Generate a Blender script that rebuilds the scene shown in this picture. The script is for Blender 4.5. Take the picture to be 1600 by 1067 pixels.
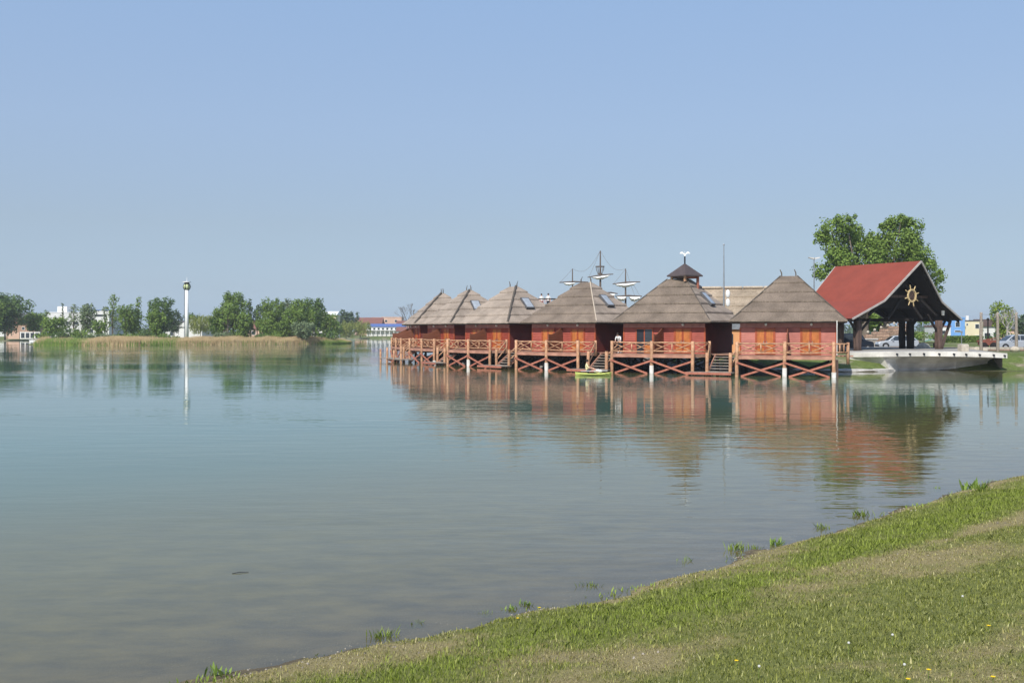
import bpy, math, random
import numpy as np
from math import sin, cos, radians as R, pi, sqrt, exp
from mathutils import Vector, Matrix

random.seed(7); rng = np.random.default_rng(11)
for o in list(bpy.data.objects): bpy.data.objects.remove(o, do_unlink=True)
S = bpy.context.scene
C = S.collection

# ------------------------------------------------------------------ camera, sky, sun, exposure
F, HY, CH = 1600.0, 516.0, 3.22                    # focal in photo pixels, horizon row, eye above the water
cd = bpy.data.cameras.new('camera'); cam = bpy.data.objects.new('camera', cd); C.objects.link(cam)
cam.location = (0, 0, CH); cam.rotation_euler = (R(90), 0, 0)
cd.sensor_width = 36; cd.lens = 36.0 * F / 1600; cd.shift_y = -(533.5 - HY) / 1600
cd.clip_start = 0.1; cd.clip_end = 20000
S.camera = cam
SUN_AZ, SUN_EL = R(25), R(44)                      # sun stands behind the camera, 25 degrees to its left
W = bpy.data.worlds.new('World'); S.world = W; W.use_nodes = True
wn = W.node_tree; bg = wn.nodes['Background']
sky = wn.nodes.new('ShaderNodeTexSky'); sky.sky_type = 'NISHITA'; sky.sun_disc = False
sky.sun_elevation = SUN_EL; sky.sun_rotation = pi + SUN_AZ
sky.air_density = 1.0; sky.dust_density = 1.0; sky.ozone_density = 3.0; sky.altitude = 100
# hand-set sky colours by height, mixed over the Nishita sky
wtc = wn.nodes.new('ShaderNodeTexCoord'); wsx = wn.nodes.new('ShaderNodeSeparateXYZ'); wn.links.new(wtc.outputs['Generated'], wsx.inputs[0])
wr = wn.nodes.new('ShaderNodeValToRGB'); wn.links.new(wsx.outputs[2], wr.inputs[0]); we = wr.color_ramp.elements
while len(we) < 7: we.new(.5)
for wi, (wp, wc) in enumerate(((0, (.47,.70,1.0)), (.014, (.45,.64,.90)), (.04, (.41,.55,.76)), (.10, (.415,.52,.67)), (.19, (.43,.57,.80)), (.31, (.395,.575,.875)), (1, (.20,.34,.66)))):
    we[wi].position = wp; we[wi].color = (*wc, 1)
wm = wn.nodes.new('ShaderNodeMix'); wm.data_type = 'RGBA'; wm.inputs[0].default_value = .65
wv = wn.nodes.new('ShaderNodeVectorMath'); wv.operation = 'SCALE'; wv.inputs['Scale'].default_value = 1 / .105
wn.links.new(wr.outputs[0], wv.inputs[0]); wn.links.new(sky.outputs[0], wm.inputs[6]); wn.links.new(wv.outputs[0], wm.inputs[7])
wn.links.new(wm.outputs[2], bg.inputs[0]); bg.inputs[1].default_value = 0.105
sd = bpy.data.lights.new('sun', 'SUN'); sd.energy = 4.9; sd.angle = R(0.53); sd.color = (1.0, 0.95, 0.87)
so = bpy.data.objects.new('sun', sd); C.objects.link(so)
sdir = Vector((-sin(SUN_AZ) * cos(SUN_EL), -cos(SUN_AZ) * cos(SUN_EL), sin(SUN_EL)))
so.rotation_euler = sdir.to_track_quat('Z', 'Y').to_euler(); so.location = sdir * 60
S.view_settings.view_transform = 'Standard'; S.view_settings.look = 'None'
S.view_settings.exposure = 0.0; S.view_settings.gamma = 1.0; S.view_settings.use_curve_mapping = False

def at(px, py, Y):            # photo pixel at depth Y -> world point
    return Vector(((px - 800) / F * Y, Y, CH - (py - HY) / F * Y))
def zat(py, Y): return CH - (py - HY) / F * Y
def xat(px, Y): return (px - 800) / F * Y

# ------------------------------------------------------------------ helpers
def tag(o, label=None, cat=None, group=None, kind=None):
    if label: o['label'] = label
    if cat: o['category'] = cat
    if group: o['group'] = group
    if kind: o['kind'] = kind
    return o
def empty(name, loc=(0, 0, 0), rz=0.0, label=None, cat=None, group=None):
    o = bpy.data.objects.new(name, None); C.objects.link(o); o.empty_display_size = .2
    o.location = loc; o.rotation_euler = (0, 0, rz)
    return tag(o, label, cat, group)
def children(o): return [c for c in KIDS.get(o.name, [])]
KIDS = {}
def adopt(o, parent):
    if parent is not None:
        o.parent = parent; KIDS.setdefault(parent.name, []).append(o)
    return o
def copy_tree(o, parent=None):
    c = o.copy(); C.objects.link(c)
    if parent is not None: adopt(c, parent)
    for ch in children(o): copy_tree(ch, c)
    return c

class MB:
    def __init__(s): s.v = []; s.f = []; s.m = []
    def add(s, vs, fs, mi=0):
        b = len(s.v); s.v += [tuple(v) for v in vs]
        for f in fs: s.f.append(tuple(b + i for i in f)); s.m.append(mi)
        return s
    def box(s, x0, x1, y0, y1, z0, z1, mi=0):
        vs = [(x0,y0,z0),(x1,y0,z0),(x1,y1,z0),(x0,y1,z0),(x0,y0,z1),(x1,y0,z1),(x1,y1,z1),(x0,y1,z1)]
        return s.add(vs, [(0,3,2,1),(4,5,6,7),(0,1,5,4),(1,2,6,5),(2,3,7,6),(3,0,4,7)], mi)
    def bar(s, p, q, w, h, mi=0, up=(0,0,1)):
        p = Vector(p); q = Vector(q); d = (q - p).normalized(); u = Vector(up)
        if abs(d.dot(u)) > .98: u = Vector((0, 1, 0))
        a = d.cross(u).normalized(); b = a.cross(d)
        vs = []
        for c in (p, q):
            for (i, j) in ((-1,-1),(1,-1),(1,1),(-1,1)): vs.append(c + a * (w/2*i) + b * (h/2*j))
        return s.add(vs, [(0,1,2,3),(7,6,5,4),(0,4,5,1),(1,5,6,2),(2,6,7,3),(3,7,4,0)], mi)
    def tube(s, pts, rs, n=8, mi=0, cap=True):
        pts = [Vector(p) for p in pts]; k = len(pts)
        if not hasattr(rs, '__len__'): rs = [rs] * k
        rings = []; vs = []
        for i, p in enumerate(pts):
            d = (pts[min(i+1, k-1)] - pts[max(i-1, 0)]).normalized()
            u = Vector((0, 0, 1)) if abs(d.z) < .95 else Vector((1, 0, 0))
            a = d.cross(u).normalized(); b = d.cross(a)
            for j in range(n):
                t = 2*pi*j/n; vs.append(p + a*(cos(t)*rs[i]) + b*(sin(t)*rs[i]))
        fs = []
        for i in range(k-1):
            for j in range(n):
                fs.append((i*n+j, i*n+(j+1)%n, (i+1)*n+(j+1)%n, (i+1)*n+j))
        if cap: fs.append(tuple(range(n-1, -1, -1))); fs.append(tuple(range((k-1)*n, k*n)))
        return s.add(vs, fs, mi)
    def log(s, p, q, r, n=7, mi=0, wob=.012, r2=None):      # slightly crooked round pole
        p = Vector(p); q = Vector(q); L = (q-p).length; k = max(3, int(L/.8)+2)
        pts = [p.lerp(q, i/(k-1)) + Vector((random.uniform(-wob,wob), random.uniform(-wob,wob), random.uniform(-wob,wob)))*(0 if i in (0,k-1) else 1) for i in range(k)]
        r2 = r if r2 is None else r2
        return s.tube(pts, [(r+(r2-r)*i/(k-1))*random.uniform(.93,1.07) for i in range(k)], n, mi)
    def prism(s, poly, axis, a0, a1, mi=0):        # polygon (2-D) extruded along axis 'x','y','z'
        n = len(poly); vs = []
        for a in (a0, a1):
            for (u, w) in poly:
                vs.append({'x': (a, u, w), 'y': (u, a, w), 'z': (u, w, a)}[axis])
        fs = [tuple(range(n)), tuple(range(2*n-1, n-1, -1))] + [(i, i+n, (i+1) % n + n, (i+1) % n) for i in range(n)]
        return s.add(vs, fs, mi)
    def sphere(s, c, r, seg=12, rings=8, mi=0, sc=(1,1,1), jit=0):
        vs = []; fs = []
        for i in range(rings+1):
            ph = pi*i/rings
            for j in range(seg):
                t = 2*pi*j/seg; k = 1+random.uniform(-jit, jit)
                vs.append((c[0]+r*sc[0]*k*sin(ph)*cos(t), c[1]+r*sc[1]*k*sin(ph)*sin(t), c[2]+r*sc[2]*k*cos(ph)))
        for i in range(rings):
            for j in range(seg): fs.append((i*seg+j, (i+1)*seg+j, (i+1)*seg+(j+1)%seg, i*seg+(j+1)%seg))
        return s.add(vs, fs, mi)
    def build(s, name, mats, parent=None, loc=None, smooth=False, bevel=0, label=None):
        me = bpy.data.meshes.new(name); me.from_pydata(s.v, [], s.f); me.validate(verbose=False)
        if not isinstance(mats, (list, tuple)): mats = [mats]
        for m in mats: me.materials.append(m)
        if len(mats) > 1 and len(me.polygons) == len(s.m): me.polygons.foreach_set('material_index', s.m)
        if smooth: me.polygons.foreach_set('use_smooth', [True]*len(me.polygons))
        o = bpy.data.objects.new(name, me); C.objects.link(o); adopt(o, parent)
        if loc is not None: o.location = loc
        fix_normals(me)
        if bevel:
            b = o.modifiers.new('bevel', 'BEVEL'); b.width = bevel; b.segments = 2; b.limit_method = 'ANGLE'
        if label: o['label'] = label
        return o
import bmesh
def fix_normals(me):
    if len(me.polygons) > 6000: return
    bm = bmesh.new(); bm.from_mesh(me); bmesh.ops.recalc_face_normals(bm, faces=bm.faces); bm.to_mesh(me); bm.free()
def np_mesh(name, verts, faces, mats, attr=None, col=None, smooth=False):
    """faces: (n,k) int array of equal-size polygons"""
    me = bpy.data.meshes.new(name); n, k = faces.shape
    me.vertices.add(len(verts)); me.vertices.foreach_set('co', np.ascontiguousarray(verts, dtype=np.float32).ravel())
    me.loops.add(n*k); me.loops.foreach_set('vertex_index', np.ascontiguousarray(faces, dtype=np.int32).ravel())
    me.polygons.add(n); me.polygons.foreach_set('loop_start', np.arange(0, n*k, k, dtype=np.int32))
    me.polygons.foreach_set('loop_total', np.full(n, k, dtype=np.int32))
    if smooth: me.polygons.foreach_set('use_smooth', np.ones(n, dtype=bool))
    me.update(calc_edges=True)
    if attr:
        for an, av in attr.items():
            a = me.attributes.new(an, 'FLOAT', 'POINT'); a.data.foreach_set('value', np.ascontiguousarray(av, dtype=np.float32))
    if not isinstance(mats, (list, tuple)): mats = [mats]
    for m in mats: me.materials.append(m)
    o = bpy.data.objects.new(name, me); C.objects.link(o)
    return o

# value noise in numpy, shared by the ground's colour, its relief and the grass on it
def _h(ix, iy, s):
    n = (ix.astype(np.int64)*374761393 + iy.astype(np.int64)*668265263 + s*1442695041) & 0x7fffffff
    n = ((n ^ (n >> 13)) * 1274126177) & 0x7fffffff
    return ((n ^ (n >> 16)) & 0xffff) / 65535.0
def vnoise(x, y, s=0):
    x = np.asarray(x, float); y = np.asarray(y, float)
    ix = np.floor(x); iy = np.floor(y); fx = x-ix; fy = y-iy
    fx = fx*fx*(3-2*fx); fy = fy*fy*(3-2*fy)
    a = _h(ix, iy, s); b = _h(ix+1, iy, s); c = _h(ix, iy+1, s); d = _h(ix+1, iy+1, s)
    return (a*(1-fx)+b*fx)*(1-fy) + (c*(1-fx)+d*fx)*fy
def fbm(x, y, s=0, o=4):
    t = 0; a = .5; k = 1
    for i in range(o): t = t + a*vnoise(np.asarray(x)*k, np.asarray(y)*k, s+i*17); a *= .5; k *= 2.03
    return t / (1-.5**o)

# ------------------------------------------------------------------ materials
def newmat(name):
    m = bpy.data.materials.new(name); m.use_nodes = True
    nt = m.node_tree; b = nt.nodes['Principled BSDF']; return m, nt, b
def mat(name, col, rough=.75, var=.15, sc=(3,3,3), bump=0.0, bsc=None, col2=None, spec=.3, metal=0.0, rnd=.0, detail=5, lo=.35, hi=.65):
    m, nt, b = newmat(name); N = nt.nodes; L = nt.links
    b.inputs['Roughness'].default_value = rough; b.inputs['Specular IOR Level'].default_value = spec; b.inputs['Metallic'].default_value = metal
    tc = N.new('ShaderNodeTexCoord'); mp = N.new('ShaderNodeMapping'); mp.inputs['Scale'].default_value = sc
    L.new(tc.outputs['Object'], mp.inputs[0])
    no = N.new('ShaderNodeTexNoise'); no.inputs['Scale'].default_value = 1; no.inputs['Detail'].default_value = detail; no.inputs['Roughness'].default_value = .6
    L.new(mp.outputs[0], no.inputs['Vector'])
    r = N.new('ShaderNodeMapRange'); r.inputs[1].default_value = lo; r.inputs[2].default_value = hi
    L.new(no.outputs[0], r.inputs[0])
    mx = N.new('ShaderNodeMix'); mx.data_type = 'RGBA'; L.new(r.outputs[0], mx.inputs[0])
    c2 = col2 if col2 else tuple(c*(1-var) for c in col)
    c1 = col if col2 else tuple(min(1, c*(1+var)) for c in col)
    mx.inputs[6].default_value = (*c2, 1); mx.inputs[7].default_value = (*c1, 1)
    out = mx.outputs[2]
    if rnd:
        oi = N.new('ShaderNodeObjectInfo'); rr = N.new('ShaderNodeMapRange'); rr.inputs[3].default_value = 1-rnd; rr.inputs[4].default_value = 1+rnd
        L.new(oi.outputs['Random'], rr.inputs[0]); mu = N.new('ShaderNodeMix'); mu.data_type = 'RGBA'; mu.blend_type = 'MULTIPLY'; mu.inputs[0].default_value = 1
        L.new(out, mu.inputs[6]); L.new(rr.outputs[0], mu.inputs[7]); out = mu.outputs[2]
    L.new(out, b.inputs['Base Color'])
    if bump:
        bn = N.new('ShaderNodeTexNoise'); bn.inputs['Detail'].default_value = 3; bn.inputs['Scale'].default_value = 1
        m2 = N.new('ShaderNodeMapping'); m2.inputs['Scale'].default_value = bsc or tuple(c*3 for c in sc)
        L.new(tc.outputs['Object'], m2.inputs[0]); L.new(m2.outputs[0], bn.inputs['Vector'])
        bu = N.new('ShaderNodeBump'); bu.inputs['Strength'].default_value = 1; bu.inputs['Distance'].default_value = bump
        L.new(bn.outputs[0], bu.inputs['Height']); L.new(bu.outputs[0], b.inputs['Normal'])
    return m
M = {}
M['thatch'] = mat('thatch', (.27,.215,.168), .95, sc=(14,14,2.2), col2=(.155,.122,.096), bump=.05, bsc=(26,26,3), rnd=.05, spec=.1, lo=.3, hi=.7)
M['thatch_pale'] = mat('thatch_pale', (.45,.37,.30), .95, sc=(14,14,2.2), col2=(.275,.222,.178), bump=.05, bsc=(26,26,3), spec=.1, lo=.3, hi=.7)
M['thatch_new'] = mat('thatch_new', (.46,.37,.27), .95, sc=(7,7,1.6), col2=(.29,.23,.17), bump=.08, bsc=(16,16,3), spec=.1)
M['ridge_reed'] = mat('ridge_reed', (.5,.42,.33), .9, sc=(8,8,3), spec=.1)
M['thatch_edge'] = mat('thatch_edge', (.045,.036,.029), .95, sc=(20,20,20), spec=.1)  # dark cut reed ends, with the shade below each course in the colour
M['hip_pole'] = mat('hip_pole', (.11,.095,.08), .9, spec=.1)
M['wall_a'] = mat('wall_faded', (.54,.20,.155), .62, sc=(1.2,1.2,9), col2=(.41,.13,.10), bump=.006, bsc=(3,3,30), lo=.3, hi=.7)
M['wall_b'] = mat('wall_red', (.44,.105,.072), .6, sc=(1.2,1.2,9), col2=(.34,.072,.05), bump=.006, bsc=(3,3,30), lo=.3, hi=.7)
M['wall_c'] = mat('wall_rust', (.38,.07,.035), .6, sc=(1.2,1.2,9), col2=(.29,.052,.03), bump=.006, bsc=(3,3,30), lo=.3, hi=.7)
M['wall_side'] = mat('wall_side', (.15,.03,.022), .7, sc=(6,1.2,1.2), col2=(.11,.024,.02))  # darker than the fronts: side-wall shade put into the colour
M['screen'] = mat('screen_board', (.17,.062,.032), .7, sc=(1.2,1.2,9), var=.2)
M['frieze'] = mat('frieze', (.36,.15,.125), .7)
M['door_frame'] = mat('door_frame', (.34,.075,.03), .5)
M['door_panel'] = mat('door_panel', (.46,.15,.04), .5, sc=(8,8,2), var=.12)
M['log'] = mat('log', (.56,.34,.20), .75, sc=(6,6,6), col2=(.40,.20,.115), bump=.01, rnd=.12)
M['log_red'] = mat('log_red', (.42,.17,.115), .75, sc=(5,5,5), col2=(.30,.10,.065), rnd=.1)
M['beam'] = mat('beam', (.50,.27,.185), .8, sc=(1.5,1.5,12), col2=(.32,.15,.11))
M['deck'] = mat('deck', (.33,.19,.13), .85, sc=(1,7,1), col2=(.2,.11,.08))
M['grey_wood'] = mat('grey_wood', (.36,.32,.27), .85, sc=(2,10,10), col2=(.2,.16,.13))
M['dark_shaded_wood'] = mat('dark_shaded_wood', (.022,.018,.017), .8, sc=(3,3,3), var=.25)  # near-black: shade under the roof and decks is put into the colour
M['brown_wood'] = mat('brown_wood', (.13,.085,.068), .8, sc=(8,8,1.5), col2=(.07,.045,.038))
M['concrete'] = mat('concrete', (.70,.68,.63), .85, sc=(1.2,1.2,1.2), col2=(.54,.52,.48), bump=.01)
M['hull_conc'] = mat('hull_concrete', (.60,.585,.56), .85, sc=(.8,.8,1.6), col2=(.48,.47,.45), bump=.01)
M['foot'] = mat('concrete_foot', (.62,.60,.56), .85, sc=(3,3,2), col2=(.42,.40,.36))
M['stone'] = mat('stone', (.42,.385,.33), .9, sc=(3,3,3), col2=(.25,.22,.19), bump=.03)
M['boulder'] = mat('boulder', (.58,.52,.42), .9, sc=(4,4,4), col2=(.4,.35,.28), bump=.02)
M['stonewall'] = mat('stone_block', (.46,.31,.22), .9, sc=(4,4,4), col2=(.31,.20,.145), rnd=.2)
M['rock_dark'] = mat('riprap', (.30,.285,.26), .9, sc=(1.5,1.5,1.5), col2=(.10,.095,.088), bump=.04)
M['red_roof'] = mat('red_roof', (.25,.055,.034), .75, sc=(1.5,1.5,1.5), var=.06, bump=.006, bsc=(30,30,30))
M['verge'] = mat('verge', (.42,.38,.35), .6)
M['asphalt'] = mat('asphalt', (.06,.06,.062), .9, sc=(5,5,5), var=.2)
M['paving'] = mat('paving', (.34,.32,.29), .9, sc=(2,2,2), var=.15)
M['white'] = mat('white_paint', (.78,.78,.76), .5, var=.05)
M['white_wall'] = mat('white_wall', (.66,.66,.64), .8, var=.07, sc=(.5,.5,.5))
M['cream'] = mat('cream_wall', (.72,.64,.44), .8, var=.05, sc=(.5,.5,.5))
M['blue_wall'] = mat('blue_wall', (.17,.36,.70), .8, var=.05, sc=(.5,.5,.5))
M['orange_wall'] = mat('orange_wall', (.68,.33,.15), .8, var=.08, sc=(.8,.8,.8))
M['pink_wall'] = mat('pink_wall', (.62,.42,.32), .8, var=.07, sc=(.4,.4,.4))
M['blue_roof'] = mat('blue_roof', (.10,.16,.38), .6)
M['tile_roof'] = mat('tile_roof', (.22,.10,.08), .8, sc=(2,2,2))
M['grey_roof'] = mat('grey_roof', (.10,.10,.105), .8)
M['cupola'] = mat('cupola_roof', (.085,.065,.062), .6, sc=(3,3,3))
M['dark'] = mat('dark_metal', (.02,.022,.03), .5)
M['metal'] = mat('grey_metal', (.32,.34,.36), .45, metal=.6)
M['greenball'] = mat('green_panel', (.52,.58,.30), .35)
M['lampw'] = mat('lamp_glass', (.75,.72,.66), .3)
M['glass'] = mat('window_glass', (.035,.045,.055), .06, spec=.6, var=.1)
M['skyglass'] = mat('skylight_glass', (.36,.39,.42), .08, spec=.8, var=.1)
M['silver'] = mat('silver_paint', (.50,.53,.57), .32, metal=.35, var=.02)
M['navy'] = mat('dark_paint', (.012,.016,.028), .25, spec=.5, var=.05)
M['tyre'] = mat('tyre_rubber', (.018,.018,.018), .85)
M['rim'] = mat('wheel_rim', (.5,.5,.52), .35, metal=.5)
M['redlight'] = mat('red_lens', (.4,.02,.02), .3)
M['headlight'] = mat('head_lens', (.7,.72,.74), .15)
M['rope'] = mat('rope', (.22,.2,.18), .9)
M['sail'] = mat('sail_cloth', (.78,.77,.73), .85, var=.08)
M['mast'] = mat('mast_wood', (.13,.10,.085), .8)
M['gold'] = mat('pale_wood', (.62,.47,.25), .6)
M['trunk'] = mat('bark', (.15,.12,.095), .9, sc=(4,4,1), var=.3)
M['birch'] = mat('pale_bark', (.5,.47,.41), .85, sc=(2,2,6), col2=(.2,.18,.16))
M['skin'] = mat('skin', (.55,.31,.22), .55, var=.05)
M['hair'] = mat('hair', (.03,.02,.015), .7)
M['cl_white'] = mat('white_cloth', (.75,.74,.72), .85)
M['cl_cream'] = mat('cream_cloth', (.72,.62,.36), .85)
M['cl_dark'] = mat('dark_cloth', (.03,.032,.045), .85)
M['cl_red'] = mat('red_cloth', (.35,.06,.06), .85)
M['lime'] = mat('lime_plastic', (.55,.60,.16), .5, var=.06)
M['redbrown'] = mat('red_brown_wood', (.22,.075,.05), .8)
M['yellow'] = mat('petal_yellow', (.85,.60,.02), .6)
M['fluff'] = mat('seed_fluff', (.58,.58,.54), .9)
M['green_cloth'] = mat('green_canvas', (.08,.30,.22), .8)

def mottled(m, amt, sc):
    nt = m.node_tree; b = nt.nodes['Principled BSDF']; src = b.inputs['Base Color'].links[0].from_socket
    tc = nt.nodes.new('ShaderNodeTexCoord'); n = nt.nodes.new('ShaderNodeTexNoise'); n.inputs['Scale'].default_value = sc; n.inputs['Detail'].default_value = 6
    nt.links.new(tc.outputs['Object'], n.inputs['Vector']); r = nt.nodes.new('ShaderNodeMapRange'); r.inputs[1].default_value = .35; r.inputs[2].default_value = .65; r.inputs[3].default_value = 1-amt; r.inputs[4].default_value = 1+amt*.6
    nt.links.new(n.outputs[0], r.inputs[0]); mu = nt.nodes.new('ShaderNodeMix'); mu.data_type = 'RGBA'; mu.blend_type = 'MULTIPLY'; mu.inputs[0].default_value = 1
    nt.links.new(src, mu.inputs[6]); nt.links.new(r.outputs[0], mu.inputs[7]); nt.links.new(mu.outputs[2], b.inputs['Base Color'])
for k_, a_, s_ in (('thatch',.22,.9),('thatch_pale',.2,.9),('thatch_new',.25,.7),('wall_a',.16,1.3),('wall_b',.2,1.3),('wall_c',.2,1.3),('concrete',.2,.9),('hull_conc',.22,.8),('red_roof',.09,.6),('log',.2,2.5),('beam',.2,1.5),('door_panel',.15,3)): mottled(M[k_], a_, s_)
def leafmat(name, c1, c2, trans=.25):
    m, nt, b = newmat(name); N = nt.nodes; L = nt.links
    oi = N.new('ShaderNodeNewGeometry'); rp = oi.outputs['Random Per Island']
    tc = N.new('ShaderNodeTexCoord'); no = N.new('ShaderNodeTexNoise'); no.inputs['Scale'].default_value = .45; no.inputs['Detail'].default_value = 2
    L.new(tc.outputs['Object'], no.inputs['Vector'])
    ad = N.new('ShaderNodeMath'); ad.operation = 'ADD'; L.new(rp, ad.inputs[0]); L.new(no.outputs[0], ad.inputs[1])
    r = N.new('ShaderNodeMapRange'); r.inputs[1].default_value = .4; r.inputs[2].default_value = 1.3; L.new(ad.outputs[0], r.inputs[0])
    mx = N.new('ShaderNodeMix'); mx.data_type = 'RGBA'; L.new(r.outputs[0], mx.inputs[0])
    mx.inputs[6].default_value = (*c1, 1); mx.inputs[7].default_value = (*c2, 1)
    L.new(mx.outputs[2], b.inputs['Base Color']); b.inputs['Roughness'].default_value = .6; b.inputs['Specular IOR Level'].default_value = .2
    tr = N.new('ShaderNodeBsdfTranslucent'); L.new(mx.outputs[2], tr.inputs[0])
    ms = N.new('ShaderNodeMixShader'); ms.inputs[0].default_value = trans
    L.new(b.outputs[0], ms.inputs[1]); L.new(tr.outputs[0], ms.inputs[2]); L.new(ms.outputs[0], N['Material Output'].inputs[0])
    return m
LF = {
 'dark':   leafmat('leaf_dark', (.055,.105,.028), (.135,.215,.055)),
 'mid':    leafmat('leaf_mid', (.085,.15,.028), (.20,.29,.06)),
 'light':  leafmat('leaf_light', (.10,.175,.032), (.23,.33,.07)),
 'willow': leafmat('leaf_willow', (.17,.21,.055), (.31,.35,.10)),
 'grey':   leafmat('leaf_grey', (.11,.155,.075), (.23,.29,.15)),
 'blue':   leafmat('leaf_blue', (.055,.095,.052), (.125,.18,.095)),
 'yellow': leafmat('leaf_yellow', (.16,.23,.035), (.29,.38,.07)),
}

# ------------------------------------------------------------------ terrain
NEAR = [(-60,-60),(-22,-8),(-9,4.3),(-5.2,7.2),(-3.0,9.15),(-1.9,10.15),(-.9,10.75),(0,11.6),(.9,12.2),(1.75,13.2),(2.9,14.1),(3.9,15.4),(5.3,16.5),(6.8,18.2),(7.8,19.4),(9.1,20.4),(10.2,21.8),(11.4,22.6),
        (14.4,25.2),(20,30),(30,38),(45,50),(58,58),(64,66),(62,71),(52,77.5),(46,79.8),(40,80.8),(36,81.6),(34,82.9),(31.8,83.2),(30.5,81.6),(29.5,80.4),(28.3,79.7),(26.3,79.3),(23,79.9),(20,81.7),
        (17.3,84.6),(14,84.4),(11,83.8),(8.4,84.2),(5.8,86.2),(2.6,88.8),(-.8,93.4),(-4,98),(-6.3,102.4),(-8.6,107),(-9.6,112),(-7,122),(2,160),(10,240),(14,330),(8,372),(-20,380),(-50,383),(-66,384),
        (-62,360),(-52,310),(-42,262),(-40,250),(-43,243.5),(-52,235),(-66,226),(-80,217.5),(-92,215.5),(-101,217),(-108,228),(-118,262),(-126,305),(-150,312),(-200,314),(-420,330),(-4000,400),
        (-4000,9000),(9000,9000),(9000,-3000),(-60,-3000)]
P = np.array(NEAR, float)
def signed(x, y):
    x = np.asarray(x, float); y = np.asarray(y, float)
    best = np.full(x.shape, 1e18); inside = np.zeros(x.shape, bool)
    for i in range(len(P)):
        ax, ay = P[i]; bx, by = P[(i+1) % len(P)]
        ex, ey = bx-ax, by-ay; L2 = ex*ex+ey*ey
        t = np.clip(((x-ax)*ex+(y-ay)*ey)/L2, 0, 1)
        d = (x-ax-t*ex)**2+(y-ay-t*ey)**2; best = np.minimum(best, d)
        c = ((ay > y) != (by > y)) & (x < (bx-ax)*(y-ay)/((by-ay) if by != ay else 1e-9)+ax)
        inside ^= c
    return np.where(inside, 1, -1)*np.sqrt(best)
def sstep(a, b, x):
    t = np.clip((x-a)/(b-a), 0, 1); return t*t*(3-2*t)
def ground_z(x, y, fine=True):
    x = np.asarray(x, float); y = np.asarray(y, float)
    d = signed(x, y)
    near = 1-sstep(34, 50, y)                          # near bank: long even slope up to the camera
    edge = ((fbm(x*.9, y*.9, 5, 3)-.5)*.55 + (fbm(x*3.4, y*3.4, 55, 3)-.5)*.30) if fine else 0
    dn = d + edge*sstep(30, 20, y) if False else d + edge*near
    zn = np.where(dn > 0, .06*sstep(0, .5, dn)+.127*dn, .11*dn)
    zn = np.where(dn > 13, .06+.127*13+.02*(dn-13), zn)
    zb = np.where(d > 0, 1.22*sstep(-.3, 4.8, d), np.where(d > -9, .09*d, .81+.18*d))
    # the quay's own grass slope to its left is steeper; far land is flat and low
    lawnb = (x > 17.5) & (x < 31) & (y > 79) & (y < 90) & (d > .15)      # grass slope between kerb and quay
    zb = np.where(lawnb, np.maximum(zb, np.minimum(1.22, .20+.22*(y-79.4))), zb)
    zf = np.where(d > 0, .35*sstep(0, 1.5, d)+.75*sstep(2, 30, d), .2*d)
    far = sstep(180, 210, y)
    z = zn*near + (1-near)*(zb*(1-far)+zf*far)
    z = np.maximum(z, -2.6)
    if fine:
        n = (fbm(x*.35, y*.35, 1, 3)-.5)*.16 + (fbm(x*2.2, y*2.2, 3, 3)-.5)*.05
        z = z + n*sstep(-.5, 2.0, d)*near + (fbm(x*1.6, y*1.6, 9, 3)-.5)*.05*(1-sstep(-.5, 1, d))*near
    return z
def gz(x, y): return float(ground_z(np.array([x]), np.array([y]))[0])
def hit(px, py):                                       # where a photo pixel meets the near bank
    ys = np.linspace(3, 60, 1500); xs = (px-800)/F*ys; zs = CH-(py-HY)/F*ys
    g = ground_z(xs, ys, False); k = np.argmax(zs <= g); return xs[k], ys[k]

def dryness(x, y):                                     # 0 lush .. 1 bare and dry, from the real worn patches on the lawn
    d = signed(x, y)
    n = fbm(x*.55, y*.8, 21, 4)
    v = .42 + (n-.5)*1.4 + (fbm(x*2.6, y*2.6, 61, 3)-.5)*.7
    for (px, py, rx, ry, a) in DRY: 
        cx, cy = px, py
        u = (x-cx)*.75+(y-cy)*.66; w = -(x-cx)*.66+(y-cy)*.75     # along / across the shore
        v = v + .72*a*np.exp(-(u/rx)**2-(w/ry)**2)
    v = v - .55*np.exp(-((d-1.5)/.9)**2)
    v = v + .95*(1-sstep(.02, .45, d + (fbm(x*1.7, y*1.7, 31, 3)-.45)*1.1))
    return np.clip(v, 0, 1.2)
DRY = []
for (px, py, rx, ry, a) in ((1010,985,1.5,.45,.40),(1150,950,1.5,.4,.35),(800,1035,1.0,.4,.5),(1330,880,1.8,.16,.75),(1480,845,2.2,.16,.8),(1580,812,2.5,.22,.7),(1560,1000,.6,.3,.5),(620,1030,.8,.5,.5),(1080,1010,1.0,.5,.4)):
    hx, hy_ = hit(px, py); DRY.append((hx, hy_, rx, ry, a))
for (px, py, rx, ry, a) in ((1350,960,2.5,.7,-.5),(1500,930,3,.7,-.45),(950,945,1.6,.5,-.4),(1100,1050,1.5,.4,-.3),(1560,780,3,1,-.3)):
    hx, hy_ = hit(px, py); DRY.append((hx, hy_, rx, ry, a))

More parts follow.
